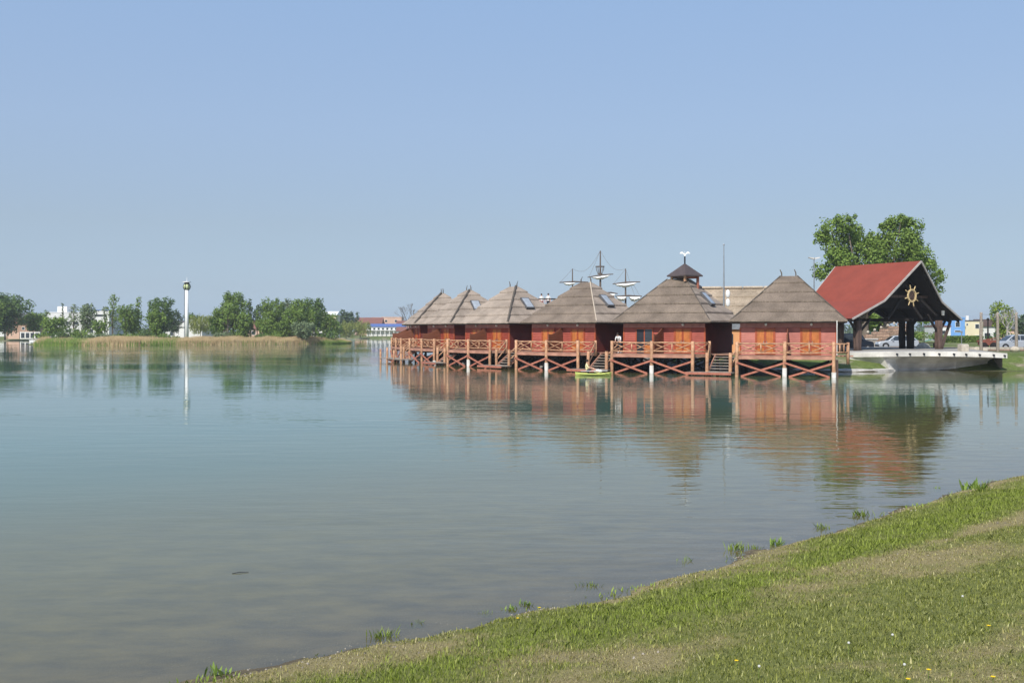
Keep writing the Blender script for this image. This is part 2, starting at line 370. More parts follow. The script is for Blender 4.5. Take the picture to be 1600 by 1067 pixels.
def attrnode(nt, name):
    a = nt.nodes.new('ShaderNodeAttribute'); a.attribute_name = name; return a.outputs['Fac']
def ramp(nt, fac, stops):
    r = nt.nodes.new('ShaderNodeValToRGB'); e = r.color_ramp.elements
    while len(e) < len(stops): e.new(.5)
    for i, (p, c) in enumerate(stops): e[i].position = p; e[i].color = (*c, 1)
    nt.links.new(fac, r.inputs[0]); return r.outputs[0]
def noisen(nt, sc, det=5, vec=None, rough=.6):
    n = nt.nodes.new('ShaderNodeTexNoise'); n.inputs['Scale'].default_value = sc; n.inputs['Detail'].default_value = det; n.inputs['Roughness'].default_value = rough
    if vec is None:
        tc = nt.nodes.new('ShaderNodeTexCoord'); vec = tc.outputs['Object']
    nt.links.new(vec, n.inputs['Vector']); return n.outputs[0]
def mixc(nt, f, a, b, mode='MIX'):
    m = nt.nodes.new('ShaderNodeMix'); m.data_type = 'RGBA'; m.blend_type = mode
    for i, v in ((0, f), (6, a), (7, b)):
        if hasattr(v, 'is_linked') or hasattr(v, 'links'): nt.links.new(v, m.inputs[i])
        elif isinstance(v, tuple): m.inputs[i].default_value = (*v, 1)
        else: m.inputs[i].default_value = v
    return m.outputs[2]
def mrange(nt, v, a, b, c=0, d=1):
    r = nt.nodes.new('ShaderNodeMapRange')
    for i, q in enumerate((a, b, c, d)): r.inputs[i+1].default_value = q
    nt.links.new(v, r.inputs[0]); return r.outputs[0]

def lawn_mat():
    m, nt, b = newmat('lawn_soil'); L = nt.links
    dry = attrnode(nt, 'dry'); sh = attrnode(nt, 'shore')
    f = noisen(nt, 9, 6); f2 = noisen(nt, 55, 4)
    g = mixc(nt, mrange(nt, f, .3, .7), (.14,.16,.045), (.25,.26,.085))
    d = mixc(nt, mrange(nt, f2, .3, .7), (.21,.17,.075), (.44,.37,.19))
    ad = nt.nodes.new('ShaderNodeMath'); ad.operation = 'MULTIPLY_ADD'; ad.inputs[1].default_value = .5; L.new(f, ad.inputs[0]); L.new(dry, ad.inputs[2])
    c = mixc(nt, mrange(nt, ad.outputs[0], .5, .95), g, d)
    bed = mixc(nt, mrange(nt, noisen(nt, 1.6, 6), .35, .65), (.13,.105,.055), (.32,.26,.15))
    bed = mixc(nt, mrange(nt, noisen(nt, 38, 3), .56, .66), bed, (.36,.32,.25))
    wet = mixc(nt, f2, (.10,.08,.05), (.19,.155,.105))
    shn = nt.nodes.new('ShaderNodeMath'); shn.operation = 'MULTIPLY_ADD'; shn.inputs[1].default_value = .5; L.new(f, shn.inputs[0]); L.new(sh, shn.inputs[2])
    c = mixc(nt, mrange(nt, shn.outputs[0], .28, .42), wet, c)
    c = mixc(nt, mrange(nt, sh, -.25, .02), bed, c)
    L.new(c, b.inputs['Base Color']); b.inputs['Roughness'].default_value = .95; b.inputs['Specular IOR Level'].default_value = .1
    bu = nt.nodes.new('ShaderNodeBump'); bu.inputs['Distance'].default_value = .03; L.new(f2, bu.inputs['Height']); L.new(bu.outputs[0], b.inputs['Normal'])
    return m
def ground_mat():
    m, nt, b = newmat('ground_grass'); L = nt.links
    sh = attrnode(nt, 'shore'); f = noisen(nt, .35, 6); f2 = noisen(nt, 3.0, 6)
    g = mixc(nt, mrange(nt, f2, .3, .7), (.085,.125,.03), (.16,.20,.06))
    d = mixc(nt, mrange(nt, f2, .3, .7), (.22,.18,.12), (.38,.33,.25))
    c = mixc(nt, mrange(nt, f, .50, .64), g, d)
    c = mixc(nt, mrange(nt, sh, -.1, .25), (.10,.09,.06), c)
    L.new(c, b.inputs['Base Color']); b.inputs['Roughness'].default_value = .95; b.inputs['Specular IOR Level'].default_value = .1
    bu = nt.nodes.new('ShaderNodeBump'); bu.inputs['Distance'].default_value = .12; L.new(noisen(nt, 6, 5), bu.inputs['Height']); L.new(bu.outputs[0], b.inputs['Normal'])
    return m
def grid(name, xs, ys, m, hole=None, fine=True, dz=0):
    X, Y = np.meshgrid(xs, ys); x = X.ravel(); y = Y.ravel()
    z = ground_z(x, y, fine)+dz; d = signed(x, y)
    nx, ny = len(xs), len(ys)
    i = np.arange((nx-1)*(ny-1)); r = i//(nx-1); c = i % (nx-1); a = r*nx+c
    fs = np.stack([a, a+1, a+nx+1, a+nx], 1)
    if hole:
        cx = x[fs].mean(1); cy = y[fs].mean(1)
        fs = fs[~((cx > hole[0]) & (cx < hole[1]) & (cy > hole[2]) & (cy < hole[3]))]
    at_ = {'shore': d}
    if name == 'lawn': at_['dry'] = dryness(x, y)
    o = np_mesh(name, np.stack([x, y, z], 1), fs, m, at_, smooth=True)
    tag(o, kind='structure'); return o
lx = np.arange(-12, 34.01, .16); ly = np.arange(-4, 40.01, .16)
grid('lawn', lx, ly, lawn_mat())
def spaced(lo, hi, a, b, step):
    mid = list(np.arange(a, b+1e-6, step)); out = []; s = step; v = a
    while v > lo: s *= 1.25; v -= s; out.append(v)
    out = out[::-1]+mid; s = step; v = mid[-1]
    while v < hi: s *= 1.25; v += s; out.append(v)
    return np.array(out)
gx = spaced(-1750, 2000, -124, 84, 1.0); gy = spaced(-600, 2000, -4, 400, 1.0)
grid('ground', gx, gy, ground_mat(), hole=(-12, 34, -4, 40))

# water: one sheet; murk grows with the depth of the bed below it
def water_mat():
    m, nt, b = newmat('water'); N = nt.nodes; L = nt.links
    N.remove(b)
    tc = N.new('ShaderNodeTexCoord')
    def nz(sc, det, rough=.5):
        mp = N.new('ShaderNodeMapping'); mp.inputs['Scale'].default_value = sc; L.new(tc.outputs['Object'], mp.inputs[0])
        n = N.new('ShaderNodeTexNoise'); n.inputs['Scale'].default_value = 1; n.inputs['Detail'].default_value = det; n.inputs['Roughness'].default_value = rough
        L.new(mp.outputs[0], n.inputs['Vector']); return n.outputs[0]
    n1 = nz((.55,1.5,1), 3); n2 = nz((.10,.26,1), 2); n3 = nz((3.0,6.0,1), 2)
    def mul(a, k):
        q = N.new('ShaderNodeMath'); q.operation = 'MULTIPLY'; L.new(a, q.inputs[0])
        if isinstance(k, float): q.inputs[1].default_value = k
        else: L.new(k, q.inputs[1])
        return q.outputs[0]
    def add(a, c):
        q = N.new('ShaderNodeMath'); q.operation = 'ADD'; L.new(a, q.inputs[0]); L.new(c, q.inputs[1]); return q.outputs[0]
    calm = mrange(nt, nz((.022,.05,1), 3), .42, .60, .25, 1.0)      # wind-ruffled and calm lanes
    hgt = add(add(mul(n1, .019), mul(n2, .022)), mul(n3, .0024))
    hgt = mul(hgt, calm)
    bu = N.new('ShaderNodeBump'); bu.inputs['Strength'].default_value = 1; bu.inputs['Distance'].default_value = WAVE; L.new(hgt, bu.inputs['Height'])
    gl = N.new('ShaderNodeBsdfGlossy'); gl.inputs['Roughness'].default_value = .012; L.new(bu.outputs[0], gl.inputs['Normal'])
    gl.inputs['Color'].default_value = (.98,.98,.98,1)
    fr = N.new('ShaderNodeFresnel'); fr.inputs[0].default_value = 1.36; L.new(bu.outputs[0], fr.inputs['Normal'])
    dep = attrnode(nt, 'depth')
    tr = N.new('ShaderNodeBsdfTransparent'); tr.inputs[0].default_value = (.93,.90,.78,1)
    col = ramp(nt, mrange(nt, dep, 0, 2.4), [(0, (.215,.185,.095)), (.12, (.18,.16,.065)), (.35, (.14,.137,.05)), (.62, (.088,.135,.078)), (1, (.07,.155,.12))])
    col = mixc(nt, 1.0, col, mixc(nt, ramp(nt, mrange(nt, dep, .1, 1.3), [(0, (1,1,1)), (1, (0,0,0))]), (1,1,1), mixc(nt, mrange(nt, nz((1.3,2.6,1), 6, .65), .36, .64), (.72,.74,.80), (1.16,1.12,1.0))), 'MULTIPLY')
    df = N.new('ShaderNodeBsdfDiffuse'); L.new(col, df.inputs[0])
    mk = N.new('ShaderNodeMixShader'); L.new(ramp(nt, mrange(nt, dep, 0, 1.4), [(0, (.35,.35,.35)), (.12, (.62,.62,.62)), (.4, (.86,.86,.86)), (1, (1,1,1))]), mk.inputs[0])
    L.new(tr.outputs[0], mk.inputs[1]); L.new(df.outputs[0], mk.inputs[2])
    ms = N.new('ShaderNodeMixShader'); L.new(fr.outputs[0], ms.inputs[0]); L.new(mk.outputs[0], ms.inputs[1]); L.new(gl.outputs[0], ms.inputs[2])
    L.new(ms.outputs[0], N['Material Output'].inputs[0])
    return m
WAVE = 1.0
wx = spaced(-1500, 80, -40, 62, 1.0); wy = spaced(-60, 420, -2, 110, 1.0)
X, Y = np.meshgrid(wx, wy); x = X.ravel(); y = Y.ravel(); nx, ny = len(wx), len(wy)
i = np.arange((nx-1)*(ny-1)); a = (i//(nx-1))*nx+(i % (nx-1))
tag(np_mesh('lake_water', np.stack([x, y, 0*x], 1), np.stack([a, a+1, a+nx+1, a+nx], 1), water_mat(), {'depth': np.maximum(0, -ground_z(x, y, False))}), kind='structure')

#PART2
# ------------------------------------------------------------------ stilt huts
EAVE, RIDGE, DECK = 3.89, 7.16, 1.45
def lapwall(mb, x0, x1, z0, z1, y, out, axis='x', step=.135, mi=0, skip=()):
    """overlapping boards on a wall plane; out = -1/+1 direction of the outside"""
    z = z0
    while z < z1-.01:
        zt = min(z1, z+step); a, b = y+out*.045, y+out*.004
        q = [(x0, a, z), (x1, a, z), (x1, b, zt), (x0, b, zt)]; w = [(x0, b, z), (x1, b, z), (x1, a, z), (x0, a, z)]
        for r in (q, w):
            r = r if axis == 'x' else [(p[1], p[0], p[2]) for p in r]
            mb.add(r, [(0, 1, 2, 3)], mi)
        z = zt
def course(x0, x1, y0, y1, rx0, rx1, ry, t0, t1, lift, jit, hy=.16, N=44):
    """one ring of thatch between two heights of the hipped roof"""
    def rect(t, off):
        a0 = x0+(rx0-x0)*t-off; a1 = x1+(rx1-x1)*t+off; b0 = y0+(ry-hy-y0)*t-off; b1 = y1+(ry+hy-y1)*t+off
        z = EAVE+(RIDGE-EAVE)*t; return a0, a1, b0, b1, z
    def loop(t, off, dz=0, j=0):
        a0, a1, b0, b1, z = rect(t, off); pts = []
        for (p, q, n) in (((a0,b0),(a1,b0),N), ((a1,b0),(a1,b1),N), ((a1,b1),(a0,b1),N//2), ((a0,b1),(a0,b0),N)):
            for k in range(n):
                s = k/n; pts.append((p[0]+(q[0]-p[0])*s, p[1]+(q[1]-p[1])*s, z+dz-random.random()*j))
        return pts
    tm = (t0+t1)/2
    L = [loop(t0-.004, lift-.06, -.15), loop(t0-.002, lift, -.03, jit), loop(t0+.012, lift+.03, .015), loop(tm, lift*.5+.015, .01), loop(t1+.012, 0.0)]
    n = len(L[0]); mb = MB(); vs = [v for l in L for v in l]; fs = []; ms = []
    for r in range(4):
        for k in range(n):
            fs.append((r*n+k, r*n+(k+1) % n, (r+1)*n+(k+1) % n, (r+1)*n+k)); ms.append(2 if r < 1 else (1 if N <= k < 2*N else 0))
    if t1 > .97: fs.append(tuple(range(4*n, 5*n))); ms.append(0)
    mb.v = vs; mb.f = fs; mb.m = ms
    return mb
def hut(idx, ox, oy, th, wall, front, side, label):
    t = empty('stilt_hut', (ox, oy, 0), -R(th), label, 'hut', 'thatched red huts on stilts over the lake')
    x0, x1, y0, y1 = -6.35, .2, 1.95, 7.95
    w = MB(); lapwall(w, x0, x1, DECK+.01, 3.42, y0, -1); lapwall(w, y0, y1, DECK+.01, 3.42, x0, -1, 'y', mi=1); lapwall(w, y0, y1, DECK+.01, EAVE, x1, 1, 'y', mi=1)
    w.box(x0+.03, x1-.03, y0+.03, y1, DECK, EAVE+.05)
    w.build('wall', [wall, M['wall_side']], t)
    for cx in (x0, x1): MB().box(cx-.06, cx+.06, y0-.05, y0+.05, DECK, 3.42).build('corner_board', M['door_frame'] if idx else wall, t)
    MB().box(x0-.02, x1+.02, y0-.075, y0-.002, 3.423, EAVE-.02).build('frieze_board', M['frieze'], t)
    # roof
    rx0, rx1, ry = (-3.62, -2.50, 4.95) if idx != 5 else (-3.70, -2.25, 4.95)
    cuts = [0, .215, .43, .65, .86, 1.0] if idx != 5 else [0, .21, .42, .63, .83, 1.0]
    for k in range(5):
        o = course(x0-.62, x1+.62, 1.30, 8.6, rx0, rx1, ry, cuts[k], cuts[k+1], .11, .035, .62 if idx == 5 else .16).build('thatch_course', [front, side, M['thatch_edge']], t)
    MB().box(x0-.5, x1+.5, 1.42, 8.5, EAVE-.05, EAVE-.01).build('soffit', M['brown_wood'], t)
    if idx in (1, 2, 3, 4):                              # dark pole down the right-hand hip
        hp = MB(); hp.tube([(x1+.66, 1.26, EAVE+.04), ((x1+.62+rx1)/2, (1.3+ry)/2-.1, (EAVE+RIDGE)/2+.10), (rx1+.05, ry-.22, RIDGE+.08)], .10 if idx < 4 else .05, 6)
        hp.build('hip_roll', M['hip_pole'] if idx < 4 else M['ridge_reed'], t)
    if idx > 4:
        for sx_, xx in ((1, x1), (-1, x0)):
            hp = MB(); rr_ = rx1 if sx_ > 0 else rx0; hy_ = .62 if idx == 5 else .16
            hp.tube([(xx+sx_*.66, 1.26, EAVE+.05), ((xx+sx_*.62+rr_)/2, (1.3+ry-hy_)/2-.04, (EAVE+RIDGE)/2+.09), (rr_+sx_*.04, ry-hy_-.02, RIDGE+.05)], .045, 6); hp.build('hip_roll', M['hip_pole'], t)
    if idx != 5:
        for rx in (rx0+.05, rx1-.05):
            h = MB(); h.tube([(rx, ry, RIDGE-.15), (rx+random.uniform(-.03,.03), ry, RIDGE+.28), (rx+random.choice((-1,1))*.13, ry, RIDGE+.52)], [.055,.05,.035], 6)
            h.build('ridge_horn', M['hip_pole'], t)
    # right slope skylight
    if idx in (2, 3, 4, 5):
        f = .50; nx, nz = (RIDGE-EAVE), (x1+.62-rx1); nn = Vector((nx, 0, nz)).normalized(); dn = Vector((nz, 0, -nx)).normalized()
        c = Vector((x1+.62-(x1+.62-rx1)*f, 4.7, EAVE+(RIDGE-EAVE)*f)) + nn*.16
        sk = MB(); y_ = Vector((0, 1, 0)); 
        def slab(mb, cc, a, b, h):
            vs = [cc+dn*(i*a)+y_*(j*b)+nn*k for k in (-h, h) for (i, j) in ((-1,-1),(1,-1),(1,1),(-1,1))]
            mb.add(vs, [(0,3,2,1),(4,5,6,7),(0,1,5,4),(1,2,6,5),(2,3,7,6),(3,0,4,7)])
        slab(sk, c, .66, .46, .09); k1 = sk.build('skylight', M['grey_roof'], t)
        g = MB(); slab(g, c+nn*.08, .56, .37, .02); g.build('pane', M['skyglass'], k1)
    # doors
    for di, dx in enumerate((-4.62, -1.52)):
        if idx == 5 and di == 0:                         # this one stands open: a dark sheet paints the gap's shade, plus a glazed leaf
            d = MB(); 
            for xx in (dx-.68, dx, dx+.68): d.box(xx-.045, xx+.045, y0-.085, y0-.03, DECK+.02, 3.40)
            d.box(dx-.63, dx+.63, y0-.085, y0-.03, 3.3, 3.40); dd = d.build('door', M['door_frame'], t)
            MB().box(dx-.64, dx-.04, y0-.05, y0-.035, DECK+.03, 3.3).build('opening_shade', M['dark'], dd)
            MB().box(dx+.04, dx+.64, y0-.062, y0-.045, 2.1, 3.3).build('pane', M['glass'], dd)
            MB().box(dx+.04, dx+.64, y0-.07, y0-.04, DECK+.03, 2.09).build('panel', M['door_panel'], dd)
            continue
        for s in (-1, 1):
            xa = dx+s*.315; d = MB()
            for xx in (xa-.27, xa+.27): d.box(xx-.035, xx+.035, y0-.085, y0-.03, DECK+.03, 3.38)
            for zz in (DECK+.1, 2.02, 3.32): d.box(xa-.234, xa+.234, y0-.083, y0-.03, zz-.055, zz+.055)
            dd = d.build('door', M['door_frame'], t)
            MB().box(xa-.234, xa+.234, y0-.066, y0-.035, 2.08, 3.26).build('panel', M['door_panel'], dd)
            MB().box(xa-.234, xa+.234, y0-.066, y0-.035, DECK+.16, 1.96).build('panel', M['door_panel'], dd)
            MB().box(xa-s*.21-.015, xa-s*.21+.015, y0-.13, y0-.085, 2.3, 2.45).build('handle', M['metal'], dd)
        for ex in (dx-.66, dx+.66): MB().box(ex-.04, ex+.04, y0-.095, y0-.03, DECK+.02, 3.41).build('door_jamb', M['door_frame'], t)
        lm = MB(); lm.sphere((dx+.05, y0-.16, 3.63), .10, 10, 6); lm.box(dx-.02, dx+.12, y0-.12, y0-.075, 3.56, 3.70); lm.build('wall_lamp', M['lampw'], t, smooth=True)
    # privacy screen between the two units, S-curved top
    def screen(px_, name='partition'):
        prof = [(y0-.1, DECK+.02)] ; top = []
        for k in range(13):
            s = k/12; top.append((y0-.1-1.72*s, 3.42-.52*(s*s*(3-2*s))-.10*sin(pi*s)))
        poly = [(y0-.1, DECK+.02)]+top+[(y0-1.82, DECK+.02)]
        b = MB(); b.prism(poly, 'x', px_-.03, px_+.03); b.bar((px_, y0-1.85, DECK), (px_, y0-1.85, 2.93), .09, .09)
        b.build(name, M['screen'], t)
    screen(-3.07)
    if idx in (1,): screen(-6.32)
    return t
def xpanel(mb, x0, x1, y, zb, zt, r=.035, ydir=None):
    mb.log((x0, y, zb), (x1, y, zt), r); mb.log((x0, y+.04, zt), (x1, y+.04, zb), r)
def deck(idx, ox, oy, th, label):
    t = empty('stilt_deck', (ox, oy, 0), -R(th), label, 'deck', 'log-railed decks in front of the huts')
    P_ = [-6.45, -3.22, 0.0]
    for k, x in enumerate(P_):
        lean = random.uniform(-.03, .03)
        p = MB(); p.log((x+lean, 0, -1.2), (x, 0, 2.42), .125, 9, wob=.012); po = p.build('post', M['log'], t, smooth=True)
        white = {6: (0, 1, 1), 5: (0, 1, 0), 4: (0, 1, 0), 3: (0, 1, 0), 2: (1, 0, 1), 1: (0, 0, 0)}[idx][k]
        if white: MB().tube([(x+lean, 0, -1.3), (x+lean*.5, 0, .62 if k == 1 else .35)], .155, 12).build('concrete_foot', M['foot'], po, smooth=True)
    for k in range(2):
        a, b = P_[k]+.12, P_[k+1]-.12; m = (a+b)/2
        for z, r in ((2.30, .055), (1.66, .05)):
            MB().log((a, 0, z+random.uniform(-.02,.02)), (b, 0, z+random.uniform(-.02,.02)), r, wob=.03).build('rail', M['log'], t, smooth=True)
        MB().log((m, .02, 1.68), (m, .02, 2.28), .05).build('baluster', M['log'], t, smooth=True)
        for (c, d) in ((a, m-.06), (m+.06, b)):
            for (z0, z1, yy) in ((1.70, 2.25, -.02), (2.25, 1.70, .05)):
                MB().log((c, yy, z0), (d, yy, z1), .034).build('cross_rail', M['log'], t, smooth=True)
        MB().box(a-.02, b+.02, -.07, .07, 1.20, 1.44).build('edge_beam', M['beam'], t)
        for (z0, z1, yy) in ((.98, .02, -.16), (.02, .98, -.06)):
            MB().bar((a-.15+(0 if z0 > .5 else .3), yy, z0), (b+.15-(0 if z0 < .5 else .3), yy, z1), .075, .13).build('brace', M['log_red'], t)
    f = MB(); y = .10
    while y < 1.9: f.box(-6.6, .15, y, y+.135, 1.44, 1.475); y += .145
    f.box(-6.4, .15, 1.92, 8.0, 1.20, 1.44)
    f.build('floor_boards', M['deck'], t)
    s = MB()
    for yy in (2.6, 5.2, 7.7):
        for x in (-6.3, -3.2, 0): s.tube([(x, yy, -1.5), (x, yy, 1.2)], .12, 7)
    for x in (-6.3, -3.2, 0): s.box(x-.06, x+.06, .1, 7.9, 1.03, 1.195)
    s.build('stilt', M['dark_shaded_wood'], t)
    for yy in (2.62, 5.22):
        for k in range(2):
            b_ = MB(); b_.bar((P_[k]+.2, yy-.05, 1.0), (P_[k+1]-.2, yy-.05, -.1), .08, .12); b_.bar((P_[k]+.2, yy+.06, -.1), (P_[k+1]-.2, yy+.06, 1.0), .08, .12); b_.build('rear_brace', M['dark_shaded_wood'], t)
    if idx == 6:                                        # short side landing on the right
        f = MB(); f.box(.15, 1.3, .9, 2.0, 1.40, 1.47); f.build('side_landing', M['beam'], t)
        MB().log((.95, .85, .9), (.95, .85, 2.38), .11, 8).build('post', M['log'], t, smooth=True)
        MB().box(.05, .30, .18, .42, -1.2, 1.2).build('pier', M['brown_wood'], t)
        for z in (2.28, 1.70): MB().log((.1, .1, z), (.95, .8, z), .05).build('rail', M['log'], t, smooth=True)
        for q in (.35, .68): MB().log((.1+.85*q, .1+.7*q, 1.7), (.1+.85*q, .1+.7*q, 2.26), .05).build('baluster', M['log'], t, smooth=True)
        MB().box(.2, .26, 1.1, 1.9, 1.47, 3.9).build('side_post', M['concrete'], t)
    else:                                               # return rail beside the stairs
        MB().log((.85, 1.15, 1.2), (.85, 1.15, 2.42), .10, 8).build('post', M['log'], t, smooth=True)
        for z in (2.30, 1.66): MB().log((.1, .1, z), (.85, 1.1, z), .045).build('rail', M['log'], t, smooth=True)
        for (z0, z1) in ((1.70, 2.25), (2.25, 1.70)): MB().log((.15, .15, z0), (.8, 1.05, z1), .034).build('cross_rail', M['log'], t, smooth=True)
        g = MB(); g.box(.15, 3.6, 1.5, 7.5, 1.40, 1.47)
        g.add([(.15,.12,1.47),(.95,1.2,1.47),(.95,1.5,1.47),(.15,1.5,1.47),(.15,.12,1.25),(.95,1.2,1.25),(.95,1.5,1.25),(.15,1.5,1.25)], [(0,1,2,3),(7,6,5,4),(0,4,5,1)])
        g.build('gangway', M['deck'], t)
    return t
def stairs(idx, ox, oy, th, label):
    t = empty('stairs', (ox, oy, 0), -R(th), label, 'stairs', 'plank stairs down to the water')
    for k in range(6):
        z = 1.47-.2*(k+1); y = 1.42-.27*k
        MB().box(1.25, 2.75, y-.26, y, z-.03, z+.02).build('tread', M['grey_wood'], t)
    for x in (1.2, 2.8): MB().bar((x, 1.5, 1.40), (x, -.2, .18), .07, .2).build('stringer', M['beam'], t)
    for x in (1.12, 2.86):
        MB().log((x, -.15, -1.0), (x+.02, -.15, 1.62), .125, 9).build('newel_post', M['log'], t, smooth=True)
        x1 = .85 if x < 2 else 3.2
        for dz in (0, -.55): MB().log((x1, 1.15, 2.3+dz), (x+.05, -.05, 1.35+dz), .055).build('handrail', M['log'], t, smooth=True)
    for k in range(4): MB().box(-.1, 3.3, -1.25+.27*k, -1.0+.27*k, .20, .25).build('landing_board', M['grey_wood'], t)
    MB().box(-.1, 3.3, -1.30, -1.25, .08, .25).build('fascia', M['log_red'], t)
    s = MB()
    for x in (.1, 1.6, 3.1): s.tube([(x, -.8, -1.2), (x, -.8, .2)], .08, 7)
    s.build('support', M['brown_wood'], t)
    return t
HUTS = [ # idx, x, y, angle, wall, front thatch, right thatch
 (6, 21.9, 69.7, 16.5, 'wall_a', 'thatch', 'thatch'),
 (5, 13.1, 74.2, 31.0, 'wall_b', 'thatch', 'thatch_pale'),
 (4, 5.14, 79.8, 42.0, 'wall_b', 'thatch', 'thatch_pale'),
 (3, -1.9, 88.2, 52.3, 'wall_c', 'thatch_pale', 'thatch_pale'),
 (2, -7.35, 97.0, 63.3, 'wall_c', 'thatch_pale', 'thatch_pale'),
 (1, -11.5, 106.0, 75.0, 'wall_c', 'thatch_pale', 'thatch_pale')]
HL = {6: 'faded pink-red thatched hut at the right end of the row, beside the red-roofed pavilion',
      5: 'red thatched hut with the dark cupola on its roof and one door open',
      4: 'red thatched hut just left of the hut with the cupola, ship masts behind it',
      3: 'rust red thatched hut third from the left, skylight on its right slope',
      2: 'rust red thatched hut second from the left end of the row',
      1: 'rust red thatched hut at the far left end of the row'}
DL = {6: 'log-railed deck before the pink-red end hut, with white concrete post feet',
      5: 'log-railed deck before the cupola hut, a person leaning on it',
      4: 'log-railed deck behind the lime green boat, left of the cupola hut',
      3: 'log-railed deck before the third hut from the left',
      2: 'log-railed deck before the second hut from the left',
      1: 'log-railed deck at the far left tip of the row'}
SL = {5: 'plank stairs between the cupola hut and the pink-red end hut',
      4: 'plank stairs behind the lime green boat, left of the cupola hut',
      3: 'plank stairs right of the third hut from the left',
      2: 'plank stairs right of the second hut from the left',
      1: 'plank stairs right of the leftmost hut'}
for (i_, ox, oy, th, wl, fr_, sd_) in HUTS:
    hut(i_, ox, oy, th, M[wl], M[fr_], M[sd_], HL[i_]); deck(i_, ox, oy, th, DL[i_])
    if i_ != 6: stairs(i_, ox, oy, th, SL[i_])
def loc(i, x, y, z):
    h = HUTS[6-i]; a = R(h[3]); return Vector((h[1]+x*cos(a)+y*sin(a), h[2]-x*sin(a)+y*cos(a), z))

# far-left low landing with a swim ladder, at the tip of the row
t = empty('low_landing', (xat(624, 104), 104, 0), -R(65), 'low water-level landing with a metal ladder at the left tip of the huts', 'landing')
for k in range(7): MB().box(-3.6, 3.4, -1+.3*k, -.73+.3*k, .30, .36).build('landing_board', M['grey_wood'], t)
for x in (-3.4, -1.2, 1, 3.2): MB().log((x, -.9, -1.2), (x, -.9, random.uniform(.9, 1.5)), .10).build('post', M['log'], t, smooth=True)
MB().tube([(-3.9, -.9, -.3), (-3.9, -.9, 1.25), (-3.5, -.2, 1.25), (-3.5, -.2, .3)], .03, 6).build('ladder_rail', M['metal'], t)
MB().tube([(-3.3, -1.2, -.3), (-3.3, -1.2, 1.25), (-2.9, -.5, 1.25), (-2.9, -.5, .3)], .03, 6).build('ladder_rail', M['metal'], t)

# cupola on hut 5
cp = at(1070, 433, 79.6)
t = empty('cupola', (cp.x, cp.y, 0), R(45-8), 'dark pyramid-roofed wooden cupola on top of a thatched hut', 'cupola')
zr = zat(433, 79)
for (a, b) in ((-.7,-.7), (.7,-.7), (.7,.7), (-.7,.7)): MB().box(a-.08, a+.08, b-.08, b+.08, zr-(.9 if a > 0 else .35), zr+.16).build('post', M['log_red'] if a > 0 else M['log'], t)
for k in range(4):
    a = [(-.7,-.7), (.7,-.7), (.7,.7), (-.7,.7)]; p, q = a[k], a[(k+1) % 4]
    MB().bar((*[v*.98 for v in p], zr-.02), (*[v*.98 for v in q], zr-.02), .06, .13).build('beam', M['brown_wood'] if k % 2 else M['log_red'], t)
zc = zat(430, 79); za = zat(410.5, 79); e = .98
c = MB(); c.add([(-e,-e,zc),(e,-e,zc),(e,e,zc),(-e,e,zc),(0,0,za),(-e,-e,zc-.09),(e,-e,zc-.09),(e,e,zc-.09),(-e,e,zc-.09)], [(0,1,4),(1,2,4),(2,3,4),(3,0,4),(0,5,6,1),(1,6,7,2),(2,7,8,3),(3,8,5,0),(8,7,6,5)])
c.build('roof', M['cupola'], t)
MB().tube([(0,0,za-.1), (0,0,zat(400, 79))], .06, 8).build('spire', M['dark'], t)
zb_ = zat(395.5, 79); b = MB()                      # white bird on the spire, wings spread
b.prism([(-.66,-.02),(-.5,.17),(-.3,.2),(-.1,.02),(0,.0),(.1,.02),(.3,.2),(.5,.17),(.66,-.02),(.42,.0),(.24,-.02),(.1,-.14),(.07,-.26),(-.07,-.26),(-.1,-.14),(-.24,-.02),(-.42,.0)], 'y', -.025, .025)
b.sphere((0, 0, .13), .06, 8, 6); b.tube([(0,0,-.25), (0,0,.05)], .05, 6)
b.tube([(0,0,-.4), (0,0,-.2)], .025, 6)
bo = b.build('bird', M['white'], t, loc=(0, 0, zb_)); bo.rotation_euler = (0, 0, -R(45-8)+R(-8)); bo.scale = (.62, 1, .8)

# ------------------------------------------------------------------ rock bank under the huts
rk = []; 
vb = []; fb = []
def rocks(n, fn, rmin, rmax, seed=3):
    g = np.random.default_rng(seed); ico = [( 0,0,1),(.894,0,.447),(.276,.851,.447),(-.724,.526,.447),(-.724,-.526,.447),(.276,-.851,.447),(.724,.526,-.447),(-.276,.851,-.447),(-.894,0,-.447),(-.276,-.851,-.447),(.724,-.526,-.447),(0,0,-1)]
    F_ = [(0,1,2),(0,2,3),(0,3,4),(0,4,5),(0,5,1),(1,6,2),(2,7,3),(3,8,4),(4,9,5),(5,10,1),(2,6,7),(3,7,8),(4,8,9),(5,9,10),(1,10,6),(6,11,7),(7,11,8),(8,11,9),(9,11,10),(10,11,6)]
    ico = np.array(ico); F_ = np.array(F_); V = []; Fc = []; k = 0
    pts = fn(g, n)
    for (x, y, z) in pts:
        r = g.uniform(rmin, rmax); sc = g.uniform(.6, 1.2, 3)*r; v = ico*g.uniform(.75, 1.15, (12, 1))*sc
        a = g.uniform(0, 6.28); v = np.stack([v[:,0]*cos(a)-v[:,1]*sin(a), v[:,0]*sin(a)+v[:,1]*cos(a), v[:,2]], 1)+np.array([x, y, z])
        V.append(v); Fc.append(F_+12*k); k += 1
    return np.concatenate(V), np.concatenate(Fc)
def under_huts(g, n):
    out = []
    while len(out) < n:
        x = g.uniform(-12, 18); y = g.uniform(80, 120); out.append((x, y))
    a = np.array(out); d = signed(a[:,0], a[:,1]); z = ground_z(a[:,0], a[:,1], False)
    k = (d > -1.0) & (d < 5.5); return np.stack([a[k,0], a[k,1], z[k]+.05], 1)
V, Fc = rocks(9000, under_huts, .12, .42)
